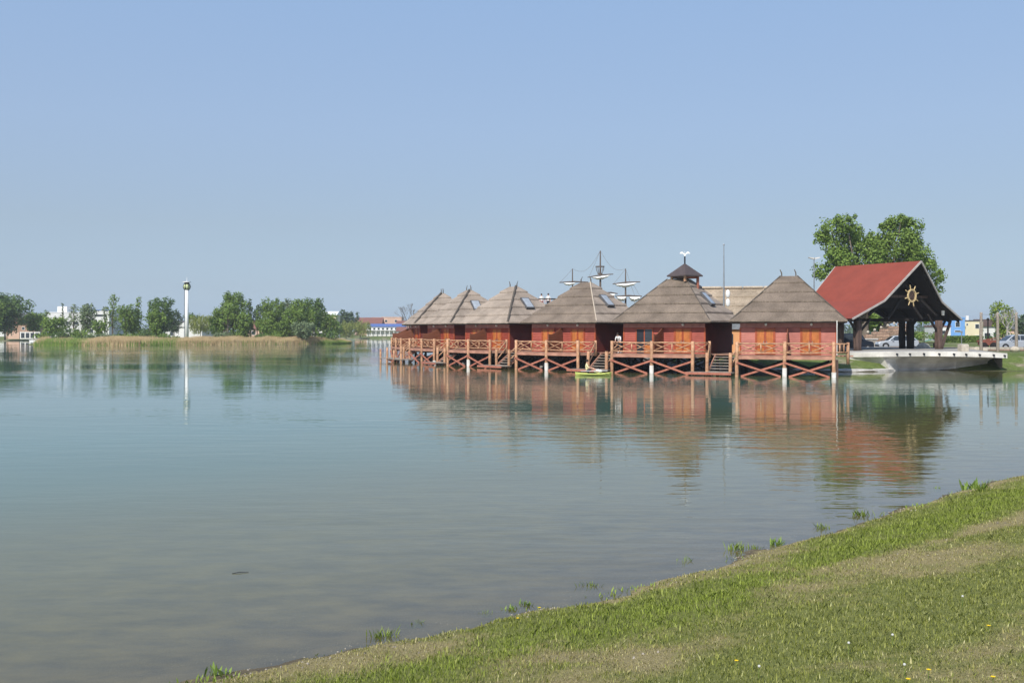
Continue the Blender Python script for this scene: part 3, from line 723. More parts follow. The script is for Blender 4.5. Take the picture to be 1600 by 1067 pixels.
tag(np_mesh('rock_bank', V, Fc, M['rock_dark']), 'heap of pale and dark stones on the bank beneath the huts', 'rocks', kind='stuff')

# ------------------------------------------------------------------ quay, kerb, pavilion
QZ = 1.55
lip = [(1328, 550.5, 82.5), (1375, 549.6, 80.6), (1400, 549.2, 80.4), (1450, 548.7, 80.8), (1500, 549.3, 80.4), (1545, 550.3, 80.2), (1574, 551.8, 80.3)]
lp = [at(*v) for v in lip]; NL = len(lp)
O = Vector((lp[3].x, lp[3].y+4, 0))
t = empty('concrete_quay', O, 0, 'pale concrete quay with overhanging boat-shaped edge under the red-roofed pavilion', 'quay')
q = MB(); lq = [p-O for p in lp]
for k in range(NL-1):
    p, r = lq[k], lq[k+1]; d = Vector((0,0,.40)); bk_ = Vector((0,.8,0))
    q.add([p-d, r-d, r, p, p+bk_, r+bk_, p-d+bk_, r-d+bk_], [(0,1,2,3),(3,2,5,4),(0,6,7,1)])
for p in (lq[0], lq[-1]): d = Vector((0,0,.40)); bk_ = Vector((0,.8,0)); q.add([p-d, p-d+bk_, p+bk_, p], [(0,1,2,3)])
q.build('edge_lip', M['concrete'], t)
def on_lip(px):
    i0 = max(i for i in range(NL-1) if lip[i][0] <= px); s_ = (px-lip[i0][0])/(lip[i0+1][0]-lip[i0][0]); return lq[i0].lerp(lq[i0+1], s_)
h = MB(); tp = []; bt = []
for px in (1381, 1400, 1430, 1465, 1500, 1530, 1557):
    e_ = on_lip(px); tp.append(e_+Vector((0, .22, -.39))); f_ = (px-1381)/176
    yb = 80.9+1.3*min(1, f_/.12)+1.0*f_; pb = 1398+f_*145; bt.append(Vector((xat(pb, yb)-O.x, yb-O.y, -.5+1.0*max(0, f_-.55)/.45)))
rows = []
for a_, b_ in zip(tp, bt):
    rows.append([a_.lerp(b_, s_)+Vector((0, .45*sin(pi*s_), 0)) for s_ in (0, .15, .35, .6, .8, 1)]); rows[0] = [tp[0].lerp(bt[0], s_) for s_ in (0, .15, .35, .6, .8, 1)]
for i_ in range(len(rows)-1):
    for j in range(5): h.add([rows[i_][j], rows[i_+1][j], rows[i_+1][j+1], rows[i_][j+1]], [(0,1,2,3)])
h.build('hull_wall', M['hull_conc'], t, smooth=True)
e_ = MB(); e_.add([v for v in rows[-1]]+[rows[-1][-1]+Vector((.4,5,0)), rows[-1][0]+Vector((.4,5,0))], [tuple(range(8))]); e_.build('end_wall', M['hull_conc'], t)
w = MB(); dn_ = Vector((0,0,1)); p0 = lq[0]+Vector((0,.05,-.39)); st = rows[0]
w.add([p0, st[0], st[-1], Vector((p0.x, p0.y-.1, -.5))], [(0,1,2),(0,2,3)]); w.add([p0, Vector((p0.x, p0.y, -.5)), Vector((p0.x+3, p0.y+9, -.5)), p0+Vector((3,9,0))], [(0,1,2,3)])
w.build('side_wall', M['concrete'], t)
dk = MB(); inner = [v+Vector((0,.8,-.003)) for v in lq]+[lq[-1]+Vector((2.5,12,.1)), lq[0]+Vector((9.5,26,.1)), lq[0]+Vector((3,9,.1))]
dk.add(inner, [tuple(range(len(inner)))]); n_ = len(inner); dk.add(inner+[Vector((v.x, v.y, .2)) for v in inner], [(i, (i+1) % n_, (i+1) % n_+n_, i+n_) for i in range(NL-1, n_)])
dk.build('platform', M['paving'], t)
for px in (1401, 1421, 1443, 1467, 1490, 1509, 1530, 1552, 1569):                 # drain spouts
    e_ = on_lip(px); MB().tube([(e_.x, e_.y+.02, e_.z-.20), (e_.x+.03, e_.y-.13, e_.z-.23)], [.075,.075], 8).build('drain_spout', M['dark'], t)
# stone kerb along the water left of the quay
k = MB(); kw = [(19.2,82.4),(20,81.5),(23,79.7),(26.3,79.1),(28.3,79.5),(29.5,80.2),(30.2,81.0)]
for a_, b_ in zip(kw[:-1], kw[1:]):
    k.add([(a_[0],a_[1],-.6),(b_[0],b_[1],-.6),(b_[0],b_[1],.15),(a_[0],a_[1],.15),(a_[0],a_[1]+.4,.22),(b_[0],b_[1]+.4,.22),(a_[0],a_[1]+.4,-.6),(b_[0],b_[1]+.4,-.6)], [(0,1,2,3),(3,2,5,4),(4,5,7,6)])
tag(k.build('kerb', M['foot']), 'low pale concrete kerb along the water left of the quay', 'kerb')

PT = empty('pavilion', (34.2, 88.5, 0), 0, 'open timber pavilion with steep red roof and ship wheel on its gable', 'pavilion')
PO = Vector((34.2, 88.5, 0)); ph = R(31.6); g_ = Vector((cos(ph), sin(ph), 0)); b_ = Vector((-sin(ph), cos(ph), 0))
base = at(1424, 516, 88.7); base.z = 0
Lr = 8.0
def pp(a, bk, z): return base+g_*a+b_*bk+Vector((0, 0, z))-PO      # along gable, back, height
def prof(bk0, s):      # roof profile points; the ridge juts forward at the front gable
    return [pp(-7.55, bk0, 4.10), pp(-3.95, bk0-s*.35, 5.66), pp(0, bk0-s*1.0, 9.08), pp(3.75, bk0-s*.35, 5.66), pp(7.1, bk0, 4.10)]
fr = prof(0, 1); bk = prof(Lr, -.3)
nrm = [Vector((0,0,.09))]*5
for nm, sel, mm in (('roof_slope', ((0,1),(1,2)), 'red_roof'), ('roof_slope', ((2,3),(3,4)), 'red_roof')):
    m = MB()
    for (i, j) in sel:
        for dz, flip in ((.09, 0), (0, 1)):
            up = Vector((0, 0, dz)); m.add([fr[i]+up, fr[j]+up, bk[j]+up, bk[i]+up], [(0,1,2,3)], flip)
    m.build(nm, [M['red_roof'], M['dark_shaded_wood']], PT)
for (pts, rr) in ((fr, 1), (bk, 0)):
    m = MB()
    for i in range(4): m.bar(pts[i]+Vector((0,0,.04)), pts[i+1]+Vector((0,0,.04)), .08, .15)
    m.build('verge_board', M['verge'], PT)
# dark sheet set back in the gable as interior shade; then rafters, beams
m = MB(); bk1 = 1.9; inner = [pp(-4.6, bk1, 5.15), pp(-3.95, bk1, 5.5), pp(0, bk1, 8.85), pp(3.75, bk1, 5.5), pp(4.5, bk1, 5.15)]
m.add(inner, [(0,1,2,3,4)]); m.build('gable_shade', M['dark_shaded_wood'], PT)
for bkx in (.35, 1.3, 3.0, 5.0, 7.0):
    for (i, j) in ((0,1), (1,2), (2,3), (3,4)):
        p, q = [base*0+v for v in prof(bkx, 1 if bkx < 1 else 0)][i], [v for v in prof(bkx, 1 if bkx < 1 else 0)][j]
        MB().bar(p-Vector((0,0,.12)), q-Vector((0,0,.12)), .12, .18).build('rafter', M['dark_shaded_wood'], PT)
for (a0, z0, a1, z1) in ((-3.3, 6.15, 3.1, 6.15), (-4.6, 4.55, -.1, 7.2), (4.4, 4.55, .1, 7.2), (-2.2, 4.2, -.2, 6.1), (2.4, 4.2, .3, 6.1)):
    MB().bar(pp(a0, .75, z0), pp(a1, .75, z1), .2, .22).build('tie_beam', M['dark_shaded_wood'] if z0 != 6.15 else M['brown_wood'], PT)
for a in (-6.3, 0.6, 5.9): MB().bar(pp(a, .3, 4.15), pp(a, Lr-.3, 4.15), .22, .26).build('purlin', M['dark_shaded_wood'], PT)
# legs: clustered posts with slanting braces
def leg(a, bkx, w, mt, z0=1.2):
    l = MB()
    for (u, v) in ((-.5,-.5), (.5,-.4), (-.4,.5), (.5,.5)):
        l.log(pp(a+u*w, bkx+v*w, z0), pp(a+u*w*1.0, bkx+v*w, 4.1), .19, 8, wob=.03)
    l.build('leg', mt, PT, smooth=True)
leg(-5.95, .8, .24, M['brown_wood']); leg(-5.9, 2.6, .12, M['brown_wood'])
leg(4.85, .8, .25, M['brown_wood']); leg(5.0, 3.9, .24, M['dark_shaded_wood'])
leg(5.15, 4.9, .2, M['dark_shaded_wood']); leg(-5.8, 7.0, .22, M['dark_shaded_wood'])
for (a0, b0, a1, b1, zt) in ((-5.9, .8, -7.0, .8, 4.1), (-5.9, .8, -4.3, .8, 4.2), (4.8, .8, 3.3, .8, 4.6), (4.8, .8, 5.9, .8, 4.2), (5.0, 4.4, 3.8, 4.4, 4.3), (5.1, 4.4, 6.6, 4.4, 4.2), (-5.8, 7.0, -4.4, 7.0, 4.1)):
    MB().bar(pp(a0, b0, 2.9), pp(a1, b1, zt), .13, .17).build('brace', M['dark_shaded_wood'], PT)
MB().bar(pp(5.5, 1.0, 1.5), pp(6.65, .9, 4.05), .17, .2).build('brace', M['brown_wood'], PT)
MB().bar(pp(5.8, 1.5, 1.3), pp(5.8, 1.5, 4.1), .2, .2).build('brace', M['brown_wood'], PT)
# ship's wheel on the gable
wc = pp(-.75, -.62, 6.18)
WH = MB()
for k in range(8):
    a = pi/8*(2*k)+.28; d = g_*cos(a)+Vector((0,0,1))*sin(a); WH.tube([wc+d*.50, wc+d*.74, wc+d*.95], [.035,.05,.03], 7)
ww = WH.build('wheel_handles', M['gold'], PT)
ring = MB(); n = 28
for k in range(n):
    a, c_ = 2*pi*k/n, 2*pi*(k+1)/n; f0 = g_*cos(a)+Vector((0,0,1))*sin(a); f1 = g_*cos(c_)+Vector((0,0,1))*sin(c_)
    ring.bar(wc+f0*.52, wc+f1*.52, .09, .12, up=tuple(b_)); ring.bar(wc+f0*.42, wc+f1*.42, .03, .04, up=tuple(b_))
ring.build('wheel_rim', M['gold'], PT)
sp = MB()
for k in range(-2, 3): sp.bar(wc+g_*(k*.14)+Vector((0,0,-.44*sqrt(1-(k*.3)**2))), wc+g_*(k*.14)+Vector((0,0,.44*sqrt(1-(k*.3)**2))), .04, .03)
sp.bar(wc+g_*-.32+Vector((0,0,-.27)), wc+g_*.32+Vector((0,0,.3)), .055, .04); sp.build('wheel_spokes', M['brown_wood'], PT)
lc = pp(4.75, .3, 4.55); l = MB(); l.tube([lc, lc+Vector((0,0,.42))], [.13,.16], 8); l.build('lantern', M['lampw'], PT)

tag(MB().add([(24,99.5,1.235),(75,96.5,1.235),(78,118,1.235),(26,119,1.235)], [(0,1,2,3)]).build('parking_road', M['asphalt']), kind='structure')
# things on the quay
t = empty('planter_block', tuple(at(1505, 549.5, 82.2).xy)+(1.48,), R(8), 'square pale concrete block standing on the quay right of the pavilion', 'planter')
MB().box(-.31, .31, -.31, .31, 0, .60).build('body', M['boulder'], t, bevel=.03); MB().box(-.25, .25, -.25, .25, .60, .64).build('cap', M['foot'], t)

# ------------------------------------------------------------------ reed-roofed building behind, flag pole, lamp
def gable_house(name, label, cat, px, Y, w, d, h, rh, wallm, roofm, rz=0, zb=None, ov=.4, wins=(), hip=0.0, ridge=None, group=None):
    """w along x, d along y, wall height h, roof rise rh; wins = (x, z, w, h) on the front"""
    gz_ = (1.1 if Y < 180 else 1.0) if zb is None else zb
    t = empty(name, (xat(px, Y), Y+d/2, gz_), rz, label, cat, group)
    MB().box(-w/2, w/2, -d/2, d/2, -.5, h).build('wall', wallm, t)
    if rh > 0:
        a = w/2+ov; b = d/2+ov; hx = hip; r = MB()
        vs = [(-a,-b,h),(a,-b,h),(a,b,h),(-a,b,h),(-a+hx,0,h+rh),(a-hx,0,h+rh),(-a,-b,h-.12),(a,-b,h-.12),(a,b,h-.12),(-a,b,h-.12)]
        r.add(vs, [(0,1,5,4),(1,2,5),(2,3,4,5),(3,0,4),(6,7,1,0),(7,8,2,1),(8,9,3,2),(9,6,0,3),(9,8,7,6)]); r.build('roof', roofm, t)
    else:
        MB().box(-w/2-.1, w/2+.1, -d/2-.1, d/2+.1, h, h+.25).build('roof', roofm, t)
    for (x, z, ww, hh) in wins:
        f = MB().box(x-ww/2-.08, x+ww/2+.08, -d/2-.05, -d/2+.02, z-hh/2-.08, z+hh/2+.08).build('window', M['white'], t)
        MB().box(x-ww/2, x+ww/2, -d/2-.07, -d/2-.045, z-hh/2, z+hh/2).build('pane', M['glass'], f)
    return t
t = gable_house('thatched_hall', 'long low building with new pale reed roof and orange walls behind the huts', 'building', 1158, 101, 12.5, 8.0, 2.7, 3.75, M['orange_wall'], M['thatch_new'], rz=R(-9), zb=1.1, ov=1.0,
    wins=((-1.2, 1.5, 1.1, 1.2), (2.5, 1.5, 1.1, 1.2)))
for k in range(7): MB().box(-7.2+k*2.06, -5.2+k*2.06, -.28, .28, 6.38+random.uniform(-.03,.03), 6.62).build('ridge_cap', M['ridge_reed'], t, bevel=.08)
for k, zz in enumerate((3.6, 4.55, 5.5)):
    f = (zz-2.7)/3.75; m = MB(); n = 30
    for j in range(n):
        x0 = -7.2+14.4*j/n; m.box(x0, x0+14.4/n, -5*(1-f)-.10, -5*(1-f)+.12, zz-.09+random.uniform(-.04,.04), zz+.06)
    m.build('thatch_step', M['thatch_new'], t)
t = gable_house('orange_kiosk', 'small orange walled kiosk with grey awning seen between the last two huts', 'kiosk', 1150, 90.5, 2.6, 2.2, 2.55, 0, M['orange_wall'], M['grey_roof'], rz=R(-8), zb=1.1)
MB().bar((-1.35,-1.3,2.45), (1.35,-1.3,2.45), .06, .5).build('awning', M['metal'], t); MB().box(-.9, -.1, -1.16, -1.1, .9, 1.8).build('window', M['glass'], t)
t = empty('flag_pole', (xat(1131, 90), 90, 1.1), 0, 'thin tall grey mast with two white dishes behind the cupola hut', 'mast')
MB().tube([(0,0,0), (0,0,zat(470,90)-1.1), (0,0,zat(383,90)-1.1)], [.09,.08,.035], 8).build('pole', M['metal'], t); MB().sphere((0,0,zat(382.5,90)-1.1), .08, 8, 6).build('finial', M['metal'], t)
for zpx in (459, 473):
    MB().sphere((.34, -.08, zat(zpx, 90)-1.1), .36, 14, 8, sc=(.55,.25,1)).build('dish', M['white'], t, smooth=True)
t = empty('street_lamp', (xat(1272, 110), 110, 1.2), 0, 'grey street lamp with a flat double head between the end hut and the pavilion', 'street lamp')
zt = zat(404, 110)-1.2
MB().tube([(0,0,0), (0,0,zt)], [.10,.055], 8).build('pole', M['metal'], t)
for s in (-1, 1): MB().add([(s*.05,-.16,zt-.1),(s*.6,-.2,zt+.06),(s*.6,.2,zt+.06),(s*.05,.16,zt-.1),(s*.05,-.16,zt+.08),(s*.6,-.2,zt+.14),(s*.6,.2,zt+.14),(s*.05,.16,zt+.08)], [(0,1,2,3),(7,6,5,4),(0,4,5,1),(1,5,6,2),(2,6,7,3),(3,7,4,0)]).build('lamp_head', M['concrete'], t)

# ------------------------------------------------------------------ ship
SY = 112.0
t = empty('sailing_ship', (xat(938, SY), SY, .9), R(0), 'wooden three-masted ship with furled white sails behind the huts', 'ship')
def S_(px, py): return Vector((xat(px, SY)-xat(938, SY), 0, zat(py, SY)-.9))
def mast(px, top, r=.12, lean=0):
    a = S_(px, top); MB().tube([(a.x, 0, 1.0), (a.x, 0, a.z*.6), (a.x, 0, a.z)], [r, r*.85, r*.45], 8).build('mast', M['mast'], t); return a
def yard(x0, y0, x1, y1, sag, sx0, sx1, n=10):
    a = S_(x0, y0); b = S_(x1, y1); a.y = b.y = -.18; mid = (a+b)/2+Vector((0,0,.07))
    MB().tube([a, mid, b], [.05,.085,.05], 7).build('yard', M['mast'], t)
    m = MB(); k = 14; top = []; bot = []
    for i in range(k+1):
        s = sx0+(sx1-sx0)*i/k; p = a.lerp(b, s)+Vector((0,-.05,-.06)); f = sin(pi*min(1,max(0,i/k)))**.6
        top.append(p+Vector((0,-.14,0))); bot.append(p+Vector((0,-.02,-sag*(f*.8+.08)*random.uniform(.7,1.1))))
    for i in range(k):
        c0 = (top[i]+bot[i])/2+Vector((0,-.2,0)); c1 = (top[i+1]+bot[i+1])/2+Vector((0,-.2,0))
        m.add([top[i],top[i+1],c1,c0], [(0,1,2,3)]); m.add([c0,c1,bot[i+1],bot[i]], [(0,1,2,3)]); m.add([bot[i]+Vector((0,.25,0)),bot[i+1]+Vector((0,.25,0)),top[i+1]+Vector((0,.2,0)),top[i]+Vector((0,.2,0))], [(0,1,2,3)])
    m.build('sail', M['sail'], t)
m1 = mast(938, 392, .14); m2 = mast(894.5, 420, .11); m3 = mast(977.5, 420, .12)
yard(918, 433.5, 958, 428.5, .42, .18, .85); yard(874, 441.5, 919, 441, .35, .14, .55); yard(957, 444, 1000, 440.5, .5, .1, .86)
yard(943, 457.5, 965, 459, .55, .05, .8); yard(961, 463, 1003, 463, .6, .05, .40); yard(961, 463.2, 1003, 463.2, .65, .52, .92)
cn = MB(); c0 = S_(937.5, 428); c1 = S_(937.5, 416.5)
for k in range(9):
    a = 2*pi*k/9; cn.tube([c0+Vector((cos(a)*.22, sin(a)*.22, 0)), c0.lerp(c1,.5)+Vector((cos(a)*.40, sin(a)*.40, 0)), c1+Vector((cos(a)*.46, sin(a)*.46, 0))], .022, 5)
for (c, r) in ((c0, .24), (c1, .47)):
    for k in range(14): a, d = 2*pi*k/14, 2*pi*(k+1)/14; cn.bar(c+Vector((cos(a)*r, sin(a)*r, 0)), c+Vector((cos(d)*r, sin(d)*r, 0)), .05, .09)
cn.build('crow_nest', M['mast'], t)
def sagline(a, b, s, nm='stay'):
    pts = [a.lerp(b, i/8)-Vector((0,0,s*sin(pi*i/8))) for i in range(9)]; MB().tube(pts, .013, 4).build(nm, M['rope'], t)
sagline(m1, m3, .9); sagline(m1, m2, 1.1); sagline(m3, S_(992, 463), .05); sagline(m3, S_(958, 444), .05); sagline(m2, S_(875, 441), .05); sagline(S_(989,443), S_(1000,463), .0); sagline(m1, S_(920, 433), .05)
hl = MB(); L_ = 6.5
for i in range(12):
    s0, s1 = -1+2*i/12, -1+2*(i+1)/12
    def sec(s): w = 1.5*(1-abs(s)**2.6)**.6+.05; zz = 1.9+.9*abs(s)**2; return [(s*L_, -w, zz), (s*L_, -w*.85, .9), (s*L_, -w*.35, -.3), (s*L_, w*.35, -.3), (s*L_, w*.85, .9), (s*L_, w, zz)]
    A, B = sec(s0), sec(s1)
    for j in range(5): hl.add([A[j], B[j], B[j+1], A[j+1]], [(0,1,2,3)])
    hl.add([A[0], A[5], B[5], B[0]], [(0,1,2,3)])
hl.build('hull', M['brown_wood'], t)

# look-out platform with two people, behind the huts
LY = 108.0
lz = zat(484, LY); lx_ = xat(851, LY)
t = empty('lookout_platform', (lx_, LY, .9), 0, 'dark timber lookout platform whose rail shows between two thatched roofs', 'platform')
for (a, b) in ((-1.1,-.7),(1.1,-.7),(1.1,.7),(-1.1,.7)): MB().box(a-.08, a+.08, b-.08, b+.08, 0, lz-.9+1.15).build('post', M['dark_shaded_wood'], t)
MB().box(-1.25, 1.25, -.85, .85, lz-1.02, lz-.92).build('floor', M['dark_shaded_wood'], t)
for b in (-.7, .7):
    for zz in (.55, 1.13): MB().box(-1.15, 1.15, b-.04, b+.04, lz-.9+zz-.05, lz-.9+zz+.05).build('rail', M['dark_shaded_wood'], t)

# ------------------------------------------------------------------ people
def person(label, loc_, rz, J, parts, group=None, hairlen=.0):
    """J: joint name -> (x,y,z,r); parts: bone -> material key. One continuous skinned body, coloured by nearest bone."""
    bones = [('pelvis','chest'),('chest','neck'),('neck','head'),('chest','lsh'),('lsh','lel'),('lel','lwr'),('lwr','lha'),('chest','rsh'),('rsh','rel'),('rel','rwr'),('rwr','rha'),
             ('pelvis','lhip'),('lhip','lkn'),('lkn','lan'),('lan','lto'),('pelvis','rhip'),('rhip','rkn'),('rkn','ran'),('ran','rto')]
    names = list(J); me = bpy.data.meshes.new('body'); me.from_pydata([J[n][:3] for n in names], [(names.index(a), names.index(b)) for a, b in bones], [])
    o = bpy.data.objects.new('body', me); C.objects.link(o)
    sk = o.modifiers.new('skin', 'SKIN'); 
    for i, n in enumerate(names):
        sv = me.skin_vertices[0].data[i]; r = J[n][3]; sv.radius = (r, r*(.8 if n in ('pelvis','chest') else 1)); sv.use_root = (n == 'pelvis')
    sb = o.modifiers.new('sub', 'SUBSURF'); sb.levels = 2; sb.render_levels = 2
    dg = bpy.context.evaluated_depsgraph_get(); ev = o.evaluated_get(dg); m2 = bpy.data.meshes.new_from_object(ev)
    bpy.data.objects.remove(o)
    keys = sorted(set(parts.values())|{'skin'}); 
    for k in keys: m2.materials.append(M[k])
    segs = [(Vector(J[a][:3]), Vector(J[b][:3]), parts.get(a+'-'+b, parts.get(b, 'skin'))) for a, b in bones]
    idx = []
    for p in m2.polygons:
        c = p.center; best = None
        for a, b, k in segs:
            ab = b-a; tt = max(0, min(1, (c-a).dot(ab)/max(1e-9, ab.length_squared))); dd = (c-a-ab*tt).length
            if best is None or dd < best[0]: best = (dd, k)
        idx.append(keys.index(best[1]))
    m2.polygons.foreach_set('material_index', idx); m2.polygons.foreach_set('use_smooth', [True]*len(m2.polygons))
    t = empty('person', loc_, rz, label, 'person', group)
    o = bpy.data.objects.new('body', m2); C.objects.link(o); adopt(o, t)
    hd = Vector(J['head'][:3]); h = MB(); h.sphere(hd+Vector((0, .025, .045)), .105, 12, 8, sc=(.92, 1.02, .95)); h.build('hair', M['hair'], t, smooth=True)
    fc = MB()
    for s in (-1, 1): fc.sphere(hd+Vector((s*.035, -.10, .0)), .011, 6, 4)
    fc.build('eyes', M['dark'], t); nz_ = MB(); nz_.sphere(hd+Vector((0, -.115, -.03)), .017, 6, 4, sc=(.8,1,1.3)); nz_.build('nose', M['skin'], t)
    for hn, wn_ in (('lha', 'lwr'), ('rha', 'rwr')):
        a = Vector(J[hn][:3]); w_ = Vector(J[wn_][:3]); d = (a-w_).normalized(); sd = d.cross(Vector((0,0,1))) if abs(d.z) < .9 else Vector((1,0,0)); sd.normalize()
        f = MB()
        for k in range(4): b0 = a+sd*((k-1.5)*.018); f.tube([b0, b0+d*.04, b0+d*(.075-.006*abs(k-1))+Vector((0,0,-.018))], [.010,.009,.007], 5)
        f.tube([w_.lerp(a,.5)+sd*.03, a+sd*.052+d*.01], [.012,.009], 5); f.build('fingers', M['skin'], t)
    return t
def stand(h=1.72, lean=0.0, arm='down', legdx=.1):
    k = h/1.72; y = lambda z: -lean*max(0, (z-.9))
    J = {'pelvis': (0, 0, .95, .145), 'chest': (0, y(1.3), 1.30-.1*lean, .155), 'neck': (0, y(1.5), 1.48-.16*lean, .058), 'head': (0, y(1.64)-.01, 1.62-.2*lean, .098)}
    for s, n in ((-1, 'l'), (1, 'r')):
        J[n+'sh'] = (s*.19, y(1.42), 1.41-.14*lean, .062)
        if arm == 'rail':
            J[n+'el'] = (s*.23, y(1.2)-.16, 1.08, .045); J[n+'wr'] = (s*.14, y(1.2)-.40, .93, .033); J[n+'ha'] = (s*.12, y(1.2)-.48, .92, .034)
        else:
            J[n+'el'] = (s*.24, y(1.15)-.02, 1.13, .045); J[n+'wr'] = (s*.24, y(.95)-.12, .90, .033); J[n+'ha'] = (s*.23, y(.9)-.15, .82, .034)
        J[n+'hip'] = (s*.09, 0, .88, .10); J[n+'kn'] = (s*legdx, -.02, .50, .068); J[n+'an'] = (s*legdx, .02, .09, .045); J[n+'to'] = (s*(legdx+.02), -.13, .045, .038)
    return {a: (v[0]*k, v[1]*k, v[2]*k, v[3]*k) for a, v in J.items()}
def cloth(top, leg, shoe, sleeve=True):
    d = {'pelvis-chest': top, 'chest-neck': top, 'chest-lsh': top, 'chest-rsh': top, 'lsh-lel': top, 'rsh-rel': top}
    for n in 'lr': d.update({'pelvis-'+n+'hip': leg, n+'hip-'+n+'kn': leg, n+'kn-'+n+'an': leg, n+'an-'+n+'to': shoe})
    return d
p = loc(5, -6.0, .42, 1.475)
person('person in white top and white shoes leaning on the deck rail of the cupola hut', p, R(-31), stand(1.62, .55, 'rail'), cloth('cl_white', 'cl_dark', 'cl_white'))
person('left one of two people on the lookout platform, white shirt and red trousers', (lx_-.33, LY-.1, lz-.02), R(10), stand(1.68), cloth('cl_white', 'cl_red', 'cl_dark'), 'people on the lookout platform')
person('right one of two people on the lookout platform, in pale shirt and dark trousers', (lx_+.38, LY-.1, lz-.02), R(-15), stand(1.72), cloth('cl_white', 'cl_dark', 'cl_dark'), 'people on the lookout platform')

# ------------------------------------------------------------------ boat with a sitter
BY = CH*F/(586.5-HY)
t = empty('rowing_boat', (xat(927, BY), BY, 0), R(-4), 'small lime green boat moored before the stairs, someone sitting in it', 'boat')
m = MB(); n = 16; L_ = 1.3; secs = []
for i in range(n+1):
    s = -1+2*i/n; w = .46*(1-abs(s)**2.4)**.55+.02; z = .15+.10*abs(s)**3
    secs.append([(s*L_, -w, z), (s*L_, -w*1.02, z-.05), (s*L_*.98, -w*.8, .02), (s*L_*.96, 0, -.09), (s*L_*.98, w*.8, .02), (s*L_, w*1.02, z-.05), (s*L_, w, z), (s*L_, w*.82, z), (s*L_*.95, w*.6, .06), (s*L_*.95, -w*.6, .06), (s*L_, -w*.82, z)])
for i in range(n):
    for j in range(11): A, B = secs[i], secs[i+1]; m.add([A[j], B[j], B[(j+1) % 11], A[(j+1) % 11]], [(0,1,2,3)])
m.build('hull', M['lime'], t, smooth=True)
for x in (-.55, .25): MB().box(x-.13, x+.13, -.34, .34, .09, .13).build('seat', M['lime'], t)
MB().tube([(-.9,-.5,.32), (1.0,-.56,.36)], .02, 6).build('oar', M['cl_white'], t)
J = {'pelvis': (0,0,.10,.14), 'chest': (0,.03,.46,.15), 'neck': (0,0,.66,.055), 'head': (0,-.03,.80,.098)}
for s, nme in ((-1,'l'), (1,'r')):
    J[nme+'sh'] = (s*.18,.02,.58,.058); J[nme+'el'] = (s*.24,-.14,.36,.043); J[nme+'wr'] = (s*.16,-.36,.34,.032); J[nme+'ha'] = (s*.14,-.43,.33,.032)
    J[nme+'hip'] = (s*.09,-.04,.09,.095); J[nme+'kn'] = (s*.13,-.42,.34,.062); J[nme+'an'] = (s*.12,-.72,.08,.043); J[nme+'to'] = (s*.12,-.84,.12,.035)
bp = Vector((xat(927, BY), BY, 0))
person('person in cream top sitting in the lime green boat', (bp.x-.45, bp.y, .20), R(80), J, {**cloth('cl_cream', 'cl_dark', 'skin'), 'lkn-lan': 'skin', 'rkn-ran': 'skin'})
t = empty('bag', (bp.x+.35, bp.y-.05, .18), R(10), 'white and purple bag lying in the lime green boat', 'bag')
b = MB(); b.sphere((0,0,.13), .24, 12, 8, sc=(1.3,.7,.55), jit=.06); b.build('body', M['cl_white'], t, smooth=True); b = MB(); b.tube([(-.15,0,.2), (-.05,0,.33), (.05,0,.33), (.15,0,.2)], .015, 5); b.build('strap', M['cl_dark'], t)

